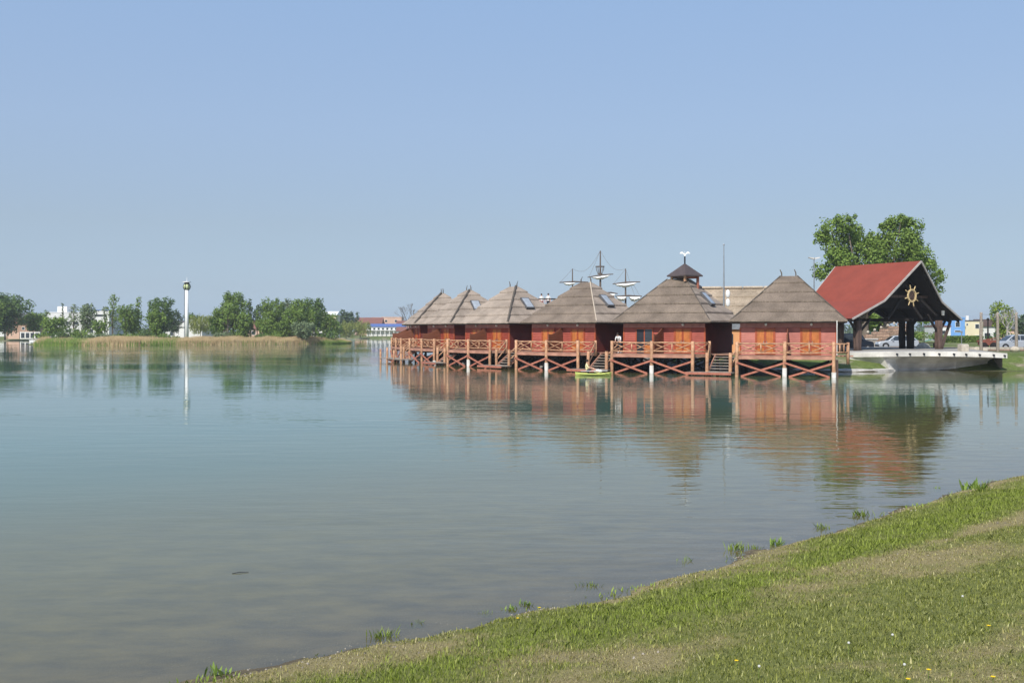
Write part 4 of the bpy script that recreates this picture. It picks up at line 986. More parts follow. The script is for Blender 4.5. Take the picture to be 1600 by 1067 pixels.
# ------------------------------------------------------------------ cars
def car(label, loc_, rz, L, H, Wd, paint, kind):
    t = empty('parked_car', loc_, rz, label, 'car', 'cars parked behind the quay')
    if kind == 'hatch': body = [(-1,.30),(-.985,.42),(-.93,.50),(-.62,.585),(-.50,.60),(.90,.63),(.99,.60),(1,.35),(.97,.18),(-.95,.16)]; cab = [(-.52,.60),(-.22,.93),(-.05,.985),(.45,.99),(.72,.94),(.93,.64)]
    elif kind == 'mpv': body = [(-1,.28),(-.985,.40),(-.92,.48),(-.66,.56),(-.55,.58),(.95,.60),(1,.55),(1,.32),(.97,.17),(-.95,.16)]; cab = [(-.62,.56),(-.28,.92),(-.1,.985),(.70,.99),(.90,.93),(.985,.60)]
    else: body = [(-1,.30),(-.98,.46),(-.9,.54),(-.62,.60),(-.5,.62),(.96,.62),(1,.55),(1,.32),(.97,.18),(-.95,.17)]; cab = [(-.58,.6),(-.36,.92),(-.2,.99),(.82,.99),(.95,.92),(.99,.62)]
    hl = L/2; sc = lambda P_: [(a*hl, b*H) for a, b in P_]
    m = MB(); P_ = sc(body); n = len(P_)
    m.add([(a, -Wd/2, b) for a, b in P_]+[(a, Wd/2, b) for a, b in P_], [tuple(range(n)), tuple(range(2*n-1, n-1, -1))]+[(i, (i+1) % n, (i+1) % n+n, i+n) for i in range(n)])
    Q = sc(cab); n = len(Q); wb, wt = Wd/2-.04, Wd/2-.22
    def wy(z): f = (z/H-.58)/.41; return wb+(wt-wb)*max(0, f)
    m.add([(a, -wy(b), b) for a, b in Q]+[(a, wy(b), b) for a, b in Q], [tuple(range(n)), tuple(range(2*n-1, n-1, -1))]+[(i, (i+1) % n, (i+1) % n+n, i+n) for i in range(n)])
    m.build('body', paint, t, bevel=.05)
    x0, x1 = Q[0][0]+.32, Q[-1][0]-.22; zb, zt = H*.635, H*.925
    def edge(z):   # front/back x of the cabin at height z
        fx = [a for a in (Q[0], Q[1])]; s = (z-fx[0][1])/(fx[1][1]-fx[0][1]); xf = fx[0][0]+(fx[1][0]-fx[0][0])*s
        s = (z-Q[-1][1])/(Q[-2][1]-Q[-1][1]); xr = Q[-1][0]+(Q[-2][0]-Q[-1][0])*s; return xf+.16, xr-.12
    (fb, rb), (ft, rt) = edge(zb), edge(zt); cuts = [0, .40, .74, 1]
    for s in (-1, 1):
        for k in range(3):
            a0, a1 = fb+(rb-fb)*cuts[k]+(.0 if k == 0 else .035), fb+(rb-fb)*cuts[k+1]-(.0 if k == 2 else .035); b0, b1 = max(ft, a0) if k == 0 else a0, (rt if k == 2 else a1)
            if k == 0: b0 = ft
            MB().add([(a0, s*(wy(zb)+.012), zb), (a1, s*(wy(zb)+.012), zb), (b1, s*(wy(zt)+.012), zt), (b0, s*(wy(zt)+.012), zt)], [(0,1,2,3)]).build('side_window', M['glass'], t)
        MB().box(-.15*L, -.11*L, s*(Wd/2+.01)-.02, s*(Wd/2+.01)+.02, H*.53, H*.56).build('door_handle', M['dark'], t)
        mr = MB(); mr.sphere((fb+.25, s*(Wd/2+.08), zb+.04), .10, 8, 6, sc=(.7,.9,.8)); mr.build('mirror', paint, t, smooth=True)
        MB().sphere((-hl+.10, s*(Wd/2-.26), H*.43), .14, 8, 6, sc=(.8,1.2,.6)).build('headlight', M['headlight'], t, smooth=True)
        MB().box(hl-.06, hl+.012, s*(Wd/2-.2)-.12, s*(Wd/2-.2)+.12, H*.45, H*.6).build('tail_light', M['redlight'], t)
        for wx_ in (-hl*.64, hl*.60):
            w = MB(); w.tube([(wx_, s*(Wd/2-.20), .31), (wx_, s*(Wd/2+.015), .31)], .315, 20); wo = w.build('wheel', M['tyre'], t)
            r = MB(); r.tube([(wx_, s*(Wd/2+.0), .31), (wx_, s*(Wd/2+.03), .31)], .19, 14); r.build('rim', M['rim'], wo)
            ar = MB(); 
            for k in range(8): a, d = pi*k/8, pi*(k+1)/8; ar.bar((wx_+cos(a)*.35, s*(Wd/2+.005), .31+sin(a)*.35), (wx_+cos(d)*.35, s*(Wd/2+.005), .31+sin(d)*.35), .05, .05, up=(0,1,0))
            ar.build('wheel_arch', M['dark'], t)
    wsx = [(Q[0][0]+.07, -(wb-.08), Q[0][1]+.05), (Q[0][0]+.07, wb-.08, Q[0][1]+.05), (Q[1][0]-.03, wt+.02, Q[1][1]-.03), (Q[1][0]-.03, -(wt+.02), Q[1][1]-.03)]
    MB().add([(a-.015, b, c+.015) for a, b, c in wsx], [(0,1,2,3)]).build('windscreen', M['glass'], t)
    MB().box(-hl-.02, -hl+.1, -Wd/2+.1, Wd/2-.1, H*.17, H*.30).build('bumper', M['dark'], t, bevel=.03)
    MB().box(hl-.1, hl+.03, -Wd/2+.08, Wd/2-.08, H*.18, H*.33).build('bumper', paint, t, bevel=.03)
    return t
car('silver hatchback parked under the pavilion before the stone wall', (xat(1401, 112), 112, 1.20), R(-6), 4.25, 1.47, 1.74, M['silver'], 'hatch')
car('silver people carrier parked at the right edge beyond the tall poles', (xat(1586, 112), 112, 1.10), R(0), 4.55, 1.66, 1.78, M['silver'], 'mpv')
car('black van half hidden by the left leg of the pavilion', (xat(1331, 103), 103, 1.12), R(188), 3.9, 1.80, 1.8, M['navy'], 'van')

# ------------------------------------------------------------------ right-hand landscape: wall, boulders, poles, hedge, houses
t = empty('stone_wall', (xat(1382, 120), 120, 1.0), R(6), 'sloping brown dry stone wall behind the silver hatchback', 'wall')
base_m = [MB().box(-a/2, a/2, -.25, .25, -b/2, b/2) for a, b in ((.62,.30), (.45,.28), (.8,.32))]
protos = []
for k, bm_ in enumerate(base_m):
    for v in range(len(bm_.v)): x_, y_, z_ = bm_.v[v]; bm_.v[v] = (x_*random.uniform(.88,1.03), y_, z_*random.uniform(.85,1.03))
    me_o = bm_.build('block', M['stonewall'], t); me_o.location = (0, 0, -5); protos.append(me_o)
first = list(protos); cnt = 0
for r_ in range(9):
    x_ = -2.3+random.uniform(-.3, 0); z_ = .25+.33*r_
    while x_ < 2.6:
        topz = 1.6+1.35*min(1, max(0, (x_+2.3)/4.2)); 
        if z_ < topz+.1:
            k = random.randrange(3); w_ = (.62,.45,.8)[k]
            if first[k] is not None and first[k] in protos: o = first[k]; first[k] = None
            else: o = protos[k].copy(); C.objects.link(o); adopt(o, t)
            o.location = (x_+w_/2, random.uniform(-.04,.04), z_); x_ += w_+.02
        else: x_ += .5
MB().box(-2.4, 2.6, -.18, .18, -.6, 1.3).build('core', M['brown_wood'], t)
for k in range(6): x_ = -2.0+k*.8; MB().sphere((x_, 0, 1.67+1.35*min(1, max(0, (x_+2.3)/4.2))+.25), .16, 8, 6, jit=.15).build('cap_stone', M['boulder'], t)
t = empty('stone_pier', (xat(1357, 118), 118, 1.0), 0, 'grey stone pier at the low end of the brown wall', 'pier')
MB().box(-.9, .9, -.3, .3, 0, 1.15).build('body', M['stone'], t, bevel=.05); MB().box(-1, 1, -.38, .38, 1.15, 1.27).build('cap', M['concrete'], t)
t = empty('retaining_wall', (xat(1548, 100), 100, 1.05), 0, 'long low pale stone retaining wall behind the row of poles', 'wall')
x_ = -4.6
while x_ < 4.9:
    w_ = random.uniform(.5,.9); hh = .52*(1-max(0, abs(x_-.2)-2.6)/4.0)
    MB().box(x_, x_+w_-.02, -.2+random.uniform(-.02,.02), .2, -.3, hh*.55).build('stone', M['stonewall'], t, bevel=.02); MB().box(x_+.03, x_+w_-.01, -.22, .22, hh*.56, hh).build('coping', M['boulder'], t, bevel=.02); x_ += w_
def boulder(px, py, Y, r, label, sc=(1.1,.8,.75)):
    z = zat(py, Y); b = MB(); b.sphere((0,0,r*.4), r, 14, 9, sc=sc, jit=.05)
    tag(b.build('boulder', M['boulder'], loc=(xat(px, Y), Y, z-.05), smooth=True), label, 'boulder', 'pale boulders on the grass')
boulder(1443, 547.5, 98, .62, 'low rounded cream boulder under the pavilion roof between its legs', (1.15,.7,.85))
boulder(1586, 548, 95, .42, 'rounded pale boulder at the foot of the rightmost tall pole', (1.1,.8,.7)); boulder(1527, 547.5, 96, .34, 'small pale boulder at the foot of the left tall pole')
boulder(1539, 548, 95.5, .26, 'smallest pale boulder, between the left and middle poles'); boulder(1463, 547.8, 97, .3, 'small pale boulder beside the right leg of the pavilion')
for px, lb in ((1533, 'tall bare grey wooden pole, leftmost of the three'), (1559, 'tall bare grey wooden pole, middle of the three'), (1588, 'tall bare grey wooden pole, rightmost of the three')):
    Y = 95.0; zt = zat(488, Y); t = empty('wooden_pole', (xat(px, Y), Y, 1.1), 0, lb, 'pole', 'tall bare poles on the right bank')
    MB().log((0,0,-.3), (0,0,zt-1.1), .15, 10, r2=.125).build('shaft', M['grey_wood'], t, smooth=True)
    MB().box(-.03, .03, -.16, -.12, zt-1.4, zt-1.3).build('hook', M['metal'], t)
t = empty('cable', (xat(1546, 95), 95, zat(491, 95)), 0, 'thin wire strung between the left and middle poles', 'cable'); MB().tube([(-.77+1.54*k/6, 0, -.04*sin(pi*k/6)) for k in range(7)], .012, 4).build('wire', M['rope'], t)
t = empty('wooden_cart', (xat(1542, 108), 108, 1.15), 0, 'red-brown wooden cart with a dark upright pole behind the low wall', 'cart')
MB().box(-.8, .8, -.4, .4, .5, 1.05).build('box', M['redbrown'], t); MB().bar((-1.1,0,.9), (.9,0,1.25), .08, .1).build('board', M['redbrown'], t)
for x_ in (-.5, .5): MB().tube([(x_,-.5,.4), (x_,-.44,.4)], .40, 14).build('wheel', M['dark_shaded_wood'], t)
MB().tube([(.25,.3,.3), (.25,.3,zat(497,108)-1.15)], [.10,.07], 8).build('pole', M['dark_shaded_wood'], t); MB().sphere((.25,.3,zat(499,108)-1.15), .16, 8, 6).build('pole_head', M['dark_shaded_wood'], t)
t = empty('picnic_table', (xat(1445, 118), 118, 1.1), 0, 'dark table with green canvas umbrellas folded flat, behind the pavilion', 'table')
MB().box(-1.6, 1.6, -.5, .5, .62, .70).build('top', M['dark_shaded_wood'], t); 
for x_ in (-1.2, 1.2): MB().box(x_-.08, x_+.08, -.4, .4, 0, .62).build('leg', M['dark_shaded_wood'], t)
for x_ in (-.9, .8): MB().add([(x_-.8,-.3,.85),(x_,-.35,1.1),(x_+.7,-.3,.9),(x_+.7,.3,.9),(x_,.35,1.1),(x_-.8,.3,.85)], [(0,1,4,5),(1,2,3,4)]).build('canvas', M['green_cloth'], t)
t = empty('sign_post', (xat(1502.5, 150), 150, 1.2), 0, 'thin pale sign post on the grass in front of the blue house', 'sign post')
MB().tube([(0,0,-.3), (0,0,1.9)], .06, 6).build('pole', M['metal'], t); MB().box(-.14,.14,-.03,.03,1.6,1.9).build('plate', M['metal'], t)

gable_house('blue_house', 'bright blue flat-roofed house right of the pavilion', 'house', 1492, 224, 4.4, 6, 4.9, 0, M['blue_wall'], M['blue_wall'], zb=.9, wins=((.6, 3.6, .9, 1.0), (.6, 2.1, 1.2, .3)))
t = gable_house('cream_house', 'cream yellow house next to the blue one', 'house', 1521, 226, 4.2, 6, 4.3, 0, M['cream'], M['grey_roof'], zb=.9, wins=((.8, 3.2, .8, .9), (-1.4, 3.6, .35, .35), (.8, 1.0, .9, .4), (-1.4, 1.1, .35, .35)))
MB().box(-.3, .3, 0, .6, 4.4, 5.6).build('chimney', M['white'], t)
gable_house('white_house', 'white house with a porch behind the dark upright pole', 'house', 1547, 228, 3.8, 6, 3.3, 1.5, M['white_wall'], M['brown_wood'], zb=.9, wins=((-.6, 1.1, 1.3, 1.2), (1.1, 1.4, .7, .9)))
gable_house('pink_cottage', 'low pinkish cottage between the middle and right poles', 'house', 1566, 240, 9, 6, 2.6, 1.6, M['pink_wall'], M['grey_roof'], zb=.9, wins=((-2, 1.3, 1, 1), (1.2, 1.3, 1, 1)))
gable_house('far_white_cottage', 'small white cottage at the right edge behind the people carrier', 'house', 1592, 250, 6, 6, 2.8, 1.4, M['white_wall'], M['grey_roof'], zb=.9, wins=((0, 1.4, 1, 1),))
gable_house('pink_gatehouse', 'small white and pink house glimpsed behind the right leg of the pavilion', 'house', 1473, 205, 3.2, 5, 3.0, 0, M['white_wall'], M['tile_roof'], zb=.9, wins=((.1, 1.9, .8, .7),))

# ------------------------------------------------------------------ left-hand landscape buildings
t = empty('tower', (xat(292, 236), 236, 1.2), 0, 'slender white tower with a green ball head on the reed bank', 'tower')
zt = lambda py: zat(py, 236)-1.2
MB().tube([(0,0,-.8), (0,0,zt(452))], [.42,.36], 16).build('column', M['white'], t, smooth=True); MB().tube([(-.62,.15,-.8), (-.62,.15,zt(452))], .09, 8).build('side_pipe', M['metal'], t)
for k in range(12): z = 1+k*.9; MB().box(-.62, -.3, .1, .2, z, z+.06).build('bracket', M['metal'], t)
b = MB(); b.sphere((0,0,zt(448)), .74, 16, 10); bo = b.build('ball', [M['greenball'], M['dark']], t)
for p_ in bo.data.polygons:
    a = math.atan2(p_.center.y, p_.center.x); p_.material_index = 0
bo.data.update()
for k in range(6): a = pi/3*k+.3; MB().tube([(cos(a)*.8*sin(f), sin(a)*.8*sin(f), zt(448)+.82*cos(f)) for f in (0.1,.5,1,1.57,2.1,2.6,3.04)], .10, 5).build('ball_rib', M['dark'], t)
MB().tube([(0,0,zt(443)), (0,0,zt(441.3))], [.55,.6], 12).build('neck', M['dark'], t); MB().tube([(0,0,zt(441.3)), (0,0,zt(440.2))], [.92,.92], 20).build('disc_roof', M['white'], t)
MB().tube([(0,0,zt(440)), (0,0,zt(433))], [.06,.03], 6).build('antenna', M['white'], t)

t = gable_house('lakeside_house', 'brick and grey lakeside house with white framed lower windows at the left edge', 'house', 32, 322, 9, 8, 5.2, 1.7, M['stonewall'], M['tile_roof'], zb=.2, ov=.5, wins=((.9, 3.6, .8, .8), (3.2, 3.6, 1.2, .9), (-2.7, 3.5, .6, 1.0)))
MB().box(.2, 6.5, -4.8, -4.1, -.3, 2.5).build('glazed_porch', M['white'], t)
for x_ in (1.1, 2.6, 4.1, 5.6): MB().box(x_-.55, x_+.55, -4.86, -4.78, .6, 2.2).build('window', M['glass'], t)
MB().box(-3.6, -.2, -4.5, -4.05, 0, 2.4).build('orange_panel', M['pink_wall'], t)
gable_house('white_villa', 'white gabled villa behind the dark tree at the left edge', 'house', 14, 345, 11, 8, 6.2, 2.4, M['white_wall'], M['grey_roof'], zb=.4)
gable_house('grey_boathouse', 'blue-grey boathouse next to the lakeside house', 'house', 58, 330, 6, 6, 3.6, 1.0, M['white_wall'], M['blue_roof'], zb=.3, wins=((-1.6, 2.3, 1, 1.2), (.9, 2.3, 1, 1.2)))
t = empty('moored_boat', (xat(55, 300), 300, 0), 0, 'pale blue moored boat below the lakeside house', 'boat')
MB().prism([(-1.6,.35),(-1.3,-.1),(1.2,-.1),(1.7,.45),(1.0,.38)], 'y', -.6, .6).build('hull', M['white'], t)
t = gable_house('white_factory', 'long white flat-roofed building behind the reed bank trees', 'building', 122, 340, 21, 12, 8.2, 0, M['white_wall'], M['white'], zb=.8, wins=tuple((-8.5+2.6*k, z, 1.6, 1.1) for k in range(7) for z in (2.2, 4.8)))
MB().box(-8.2, -5.0, -3, 3, 8.46, 10.4).build('roof_box', M['white'], t)
gable_house('grey_block', 'pale grey block with a dark strip window right of the white building', 'building', 158, 332, 5.2, 8, 8.8, 0, M['white_wall'], M['blue_roof'], zb=.8, wins=((0, 7.2, 3.6, .7), (-1, 4.6, 1, 1), (1.2, 4.6, 1, 1)))
gable_house('white_cottage', 'white cottage with a steep dark roof just left of the tower', 'house', 276, 300, 6.5, 7, 2.4, 2.8, M['white_wall'], M['grey_roof'], zb=.9, wins=((-1.5, 1.3, 1, 1), (1, 1.3, 1, 1)))
gable_house('white_barn', 'white gabled barn right behind the tower', 'house', 300, 290, 5.5, 8, 3.4, 2.0, M['white_wall'], M['white_wall'], zb=.9, rz=R(70))
gable_house('tiled_cottage', 'cottage with a pinkish tile roof behind the yellow willow', 'house', 326, 300, 7, 7, 2.5, 2.0, M['pink_wall'], M['pink_wall'], zb=.9, wins=((0, 1.3, 1, 1),))
gable_house('brown_cottage', 'brown-roofed cottage glimpsed between the two tree groups', 'house', 396, 290, 5.5, 7, 2.8, 2.2, M['pink_wall'], M['tile_roof'], zb=.9, wins=((0, 1.6, 1, 1),))
gable_house('white_apartment', 'tall white house behind the trees at the right tip of the reed bank', 'building', 514, 330, 4.5, 8, 7.4, 1.2, M['cream'], M['white'], zb=.8, wins=((-1, 5.6, .9, .9), (1, 5.6, .9, .9)))
gable_house('white_pavilion_house', 'low white house under the trees at the right tip of the reed bank', 'house', 500, 268, 4.4, 5, 2.9, 0, M['white_wall'], M['white'], zb=.8, wins=((0, 1.4, 2.4, .7),))
t = gable_house('blue_roofed_hall', 'long white lakeside hall with blue roof on the far shore', 'building', 602, 402, 14.5, 8, 3.3, 1.1, M['white_wall'], M['blue_roof'], zb=1.4, hip=1.5, wins=tuple((-6+1.7*k, 2.3, .8, .9) for k in range(8)))
for k in range(9): MB().box(-7+k*1.75-.12, -7+k*1.75+.12, -5.2, -4.95, -.5, 2.0).build('column', M['white'], t)
MB().box(-7.3, 7.3, -5.4, -4.0, 1.7, 1.95).build('veranda_roof', M['white'], t)
gable_house('maroon_roof_house', 'large house with wide maroon roof left of the blue-roofed hall', 'house', 575, 430, 11, 9, 4.6, 2.6, M['pink_wall'], M['tile_roof'], zb=1.4, wins=((1, 3, 1, 1), (3.4, 3, 1, 1)))
gable_house('salmon_block', 'salmon pink flat-topped block behind the blue-roofed hall', 'building', 612, 440, 8.5, 9, 7.3, 0, M['pink_wall'], M['pink_wall'], zb=1.4, wins=((-2.4, 5.8, .9, .9), (1.8, 5.8, .9, .9)))
gable_house('salmon_annex', 'smaller salmon building left of the salmon block', 'building', 589, 445, 4.5, 9, 7.2, 0, M['orange_wall'], M['pink_wall'], zb=1.4, wins=((0, 5.6, .9, .9),))
gable_house('maroon_roof_cottage', 'maroon-roofed pink house just left of the thatched huts', 'house', 631, 425, 6, 8, 4.0, 1.8, M['pink_wall'], M['tile_roof'], zb=1.4, wins=((0, 2.6, 1, 1),))
gable_house('red_roof_cottage', 'small white cottage with red roof touching the left end of the huts', 'house', 629, 395, 4.5, 5, 1.6, 1.6, M['white_wall'], M['tile_roof'], zb=1.3, wins=((-1, .9, .7, .7), (.8, .9, .7, .7)))

# ------------------------------------------------------------------ trees
def leaves(blobs, size, dens, g, droop=0.0):
    """blobs: (x,y,z,rx,ry,rz). leaf quads spread through each blob's outer half"""
    cs = []; ns = []
    for (x, y, z, rx, ry, rz) in blobs:
        area = 4*pi*((rx*ry+ry*rz+rz*rx)/3); n = max(6, int(area*dens))
        v = g.normal(size=(n, 3)); v /= np.linalg.norm(v, axis=1)[:, None]; r = g.uniform(.4, 1.08, n)**.7*np.where(g.random(n) < .08, g.uniform(1, 1.35, n), 1)
        wob = 1+.22*np.sin(v[:,0]*5+x)*np.cos(v[:,2]*6+y)
        p = v*(r*wob)[:, None]*np.array([rx, ry, rz]); cs.append(p+np.array([x, y, z])); ns.append(v)
    c = np.concatenate(cs); nv = np.concatenate(ns)+g.normal(scale=.55, size=c.shape); nv[:, 2] += .25; nv /= np.linalg.norm(nv, axis=1)[:, None]
    u = np.cross(nv, g.normal(size=c.shape)); u /= np.linalg.norm(u, axis=1)[:, None]; w = np.cross(nv, u)
    if droop: u = u*(1-droop)+np.array([0, 0, -1])*droop; u /= np.linalg.norm(u, axis=1)[:, None]
    s = size*g.uniform(.6, 1.3, len(c))[:, None]; asp = .62 if not droop else .22
    a = c-u*s; b = c+w*s*asp; d = c+u*s; e = c-w*s*asp
    V = np.stack([a, b, d, e], 1).reshape(-1, 3); F_ = np.arange(len(V)).reshape(-1, 4)
    return V, F_
def tree(px, Y, top, width, base, leaf, label, seed, kind='round', cat='tree', group='trees on the reed bank', trunkm='trunk', lsize=.20, dens=7.0, gap=.0, name=None):
    g = np.random.default_rng(seed); rs = random.Random(seed)
    zb = zat(base, Y) if base else 1.0; zt = zat(top, Y); H = zt-zb; Wd = width/F*Y*1.12; x = xat(px, Y)
    nm = name or {'round': 'leafy_tree', 'poplar': 'poplar_tree', 'willow': 'willow_tree', 'sparse': 'airy_tree', 'bush': 'bush'}[kind]
    t = empty(nm, (x, Y, zb), 0, label, cat, group)
    blobs = []; tr = MB(); r0 = max(.08, H*.018)
    if kind == 'poplar':
        n = 9
        for k in range(n): s = k/(n-1); w = Wd/2*(.55+.45*sin(pi*min(1, s*1.1+.1))); blobs.append((rs.uniform(-.12,.12)*Wd, rs.uniform(-.1,.1)*Wd, H*(.16+.78*s), w*rs.uniform(.7,1), w, H*.085))
        tr.tube([(0,0,-.3), (0,0,H*.5), (0,0,H*.9)], [r0, r0*.6, .03], 7)
    elif kind == 'bush':
        n = max(4, int(Wd*1.4))
        for k in range(n): xx = rs.uniform(-.42,.42)*Wd; hh = H*rs.uniform(.3,.62)*(1-.5*abs(xx)/(Wd*.5)); blobs.append((xx, rs.uniform(-.3,.3)*Wd, hh*.8, H*.36, H*.36, hh*.55))
        tr.tube([(0,0,-.2), (0,0,H*.5)], [r0, .03], 6)
    else:
        n = {'round': 34, 'willow': 18, 'sparse': 22}[kind]; tr.log((0,0,-.3), (rs.uniform(-.1,.1)*Wd*.3, 0, H*.55), r0, 8, r2=r0*.6)
        for k in range(n):
            s = (k+.5)/n; zz = H*(.24+.66*s) if kind != 'sparse' else H*(.18+.76*s)
            prof_ = sin(pi*min(1, (.28+.66*(1-s))))**.8 if kind == 'round' else (sin(pi*(.3+.55*(1-s))) if kind == 'willow' else (1-.75*s))
            ang = k*2.4+seed; rad = Wd*.5*prof_*rs.uniform(.3,.98)*(1.0 if k % 5 else 1.12); xx, yy = cos(ang)*rad, sin(ang)*rad*.8
            br = Wd*{'round': .165, 'willow': .2, 'sparse': .12}[kind]*rs.uniform(.6,1.35)
            blobs.append((xx, yy, min(zz, H-br*.8), br, br, br*{'round': .85, 'willow': 1.3, 'sparse': 1.1}[kind]*min(1.3, H/Wd)))
            if k % 2 == 0: tr.tube([(0,0,H*rs.uniform(.2,.4)), (xx*.5,yy*.5,zz*.8), (xx,yy,zz)], [r0*.5, r0*.3, .03], 5)
        blobs.append((rs.uniform(-.15,.15)*Wd, 0, H-Wd*.12, Wd*.10, Wd*.10, Wd*.13)); blobs.append((rs.uniform(-.25,.25)*Wd, 0, H-Wd*.26, Wd*.14, Wd*.12, Wd*.13))
    tr.build('trunk', M[trunkm], t, smooth=True)
    V, F_ = leaves(blobs, lsize*(1.4 if kind == 'willow' else 1), dens*(1-gap), g, .75 if kind == 'willow' else 0)
    V[:, 2] = np.maximum(V[:, 2], .05)
    o = np_mesh('crown', V, F_, LF[leaf]); adopt(o, t)
    return t
LY1 = 240
TR = [ # px, Y, top, width, base, leaf, kind, label
 (8, 305, 458, 62, 530, 'dark', 'round', 'large dark spreading tree at the left edge of the shore'),
 (-14, 300, 468, 50, 530, 'mid', 'round', 'green tree cut by the left frame edge'),
 (52, 315, 487, 34, 523, 'light', 'round', 'light green round tree behind the lakeside house'),
 (84, 250, 494, 34, 530, 'light', 'round', 'light green bushy tree in front of the white building'),
 (98, 262, 474, 9, 528, 'blue', 'sparse', 'slim dark airy tree before the white roof box'),
 (115, 258, 475, 22, 528, 'grey', 'sparse', 'airy grey-green tree before the long white building'),
 (136, 256, 474, 27, 528, 'grey', 'round', 'grey-green birch right of the airy one'),
 (155, 246, 500, 18, 530, 'light', 'round', 'low light green tree before the grey block'),
 (176, 250, 459, 28, 528, 'mid', 'sparse', 'tall airy tree with see-through top'),
 (197, 248, 475, 24, 529, 'mid', 'round', 'mid green tree left of the slim poplar'),
 (216, 250, 464, 15, 528, 'light', 'poplar', 'slim light green poplar on the reed bank'),
 (234, 252, 469, 18, 528, 'dark', 'sparse', 'dark airy tree right of the slim poplar'),
 (253, 243, 462, 36, 530, 'dark', 'round', 'dense dark green tree left of the tower'),
 (272, 262, 483, 22, 527, 'blue', 'round', 'dark bluish tree beside the white cottage'),
 (301, 300, 489, 20, 522, 'dark', 'round', 'distant dark tree just right of the tower'),
 (313, 262, 493, 34, 524, 'willow', 'willow', 'yellow-green weeping willow right of the tower'),
 (332, 300, 494, 22, 522, 'grey', 'round', 'distant grey-green tree behind the tiled cottage'),
 (346, 246, 480, 24, 528, 'mid', 'round', 'mid green tree at the left side of the central group'),
 (364, 248, 454, 44, 528, 'mid', 'round', 'tallest green tree of the group right of the tower'),
 (391, 250, 467, 13, 526, 'blue', 'poplar', 'slim dark tree between the two groups'),
 (382, 244, 488, 28, 529, 'mid', 'round', 'low mid green tree under the slim dark one'),
 (406, 268, 474, 18, 525, 'blue', 'round', 'bluish tree behind, at the left of the dense group'),
 (427, 246, 465, 36, 529, 'mid', 'round', 'rounded tree at the left of the dense group'),
 (448, 252, 466, 30, 529, 'grey', 'round', 'paler tree in the middle of the dense group'),
 (468, 244, 467, 34, 529, 'mid', 'round', 'tall tree right of the middle of the dense group'),
 (492, 250, 465, 34, 529, 'dark', 'round', 'dark tree at the right of the dense group'),
 (474, 238, 502, 32, 534, 'grey', 'round', 'low grey-green willow before the dense group'),
 (511, 262, 489, 28, 530, 'mid', 'round', 'low green tree at the right tip of the reed bank'),
 (415, 241, 497, 26, 531, 'light', 'round', 'low light green tree before the dense group'),
 (442, 241, 500, 26, 531, 'mid', 'round', 'low mid green tree before the dense group'),
 (72, 262, 484, 20, 528, 'mid', 'sparse', 'airy green tree at the left end of the reed bank'),
 (164, 262, 478, 18, 527, 'grey', 'sparse', 'thin airy tree between the grey block and the tall airy tree'),
 (206, 256, 484, 22, 528, 'light', 'round', 'small light green tree left of the slim poplar'),
 (244, 240, 484, 28, 530, 'light', 'round', 'light green tree low at the foot of the dense dark one'),
 (338, 244, 496, 20, 529, 'light', 'round', 'small light green tree right of the willow'),
 (356, 243, 470, 26, 529, 'light', 'sparse', 'airy light green tree leaning before the tallest one'),
 (402, 250, 484, 16, 528, 'light', 'sparse', 'thin light green tree between the two tree groups'),
 (458, 242, 480, 28, 530, 'light', 'round', 'light green tree in front of the dense group'),
 (488, 243, 486, 24, 530, 'mid', 'sparse', 'airy tree in front of the dense group at its right'),
 (536, 372, 484, 20, 524, 'blue', 'round', 'tall bluish tree on the far shore'),
 (547, 376, 486, 16, 524, 'blue', 'round', 'bluish tree next to the tall one on the far shore'),
 (559, 378, 488, 10, 522, 'blue', 'poplar', 'small slim tree on the far shore'),
 (541, 366, 502, 28, 528, 'willow', 'willow', 'pale willow at the far shore waterline'),
 (563, 370, 503, 26, 527, 'willow', 'willow', 'yellowish willow left of the blue-roofed hall'),
 (523, 300, 500, 20, 531, 'mid', 'round', 'low green tree hiding the foot of the tall white house'),
 (527, 360, 508, 18, 528, 'mid', 'round', 'green tree low on the far shore beside the reed bank tip'),
]
for k, (px, Y, top, w_, bs, lf, kd, lb) in enumerate(TR):
    tree(px, Y, top, w_, bs, lf, lb, 100+k, kd, group='trees on the far banks', lsize=.24 if Y < 290 else .34, dens=6.5 if Y < 290 else 3.6, gap=.35 if kd == 'sparse' else .0)
for k, (px, w_) in enumerate(((70,30),(100,34),(128,34),(160,40),(196,34),(228,36),(258,30),(345,30),(372,30),(400,30),(430,34),(462,34),(496,34),(515,20))):
    tree(px, 236+k % 3*4 if px < 470 else 246, 513-(k % 3)*3, w_*1.15, 531, ('mid','dark','light','grey')[k % 4], 'bush in the undergrowth behind the reeds, '+('at its left end','under the light green tree','before the airy trees','before the grey block','left of the slim poplar','right of the slim poplar','left of the tower','right of the willow','under the tallest tree','between the tree groups','left in the dense group','below the middle of the dense group','right in the dense group','at the right tip')[k], 300+k, 'bush', 'bush', 'bushes behind the reeds', lsize=.22, dens=6)
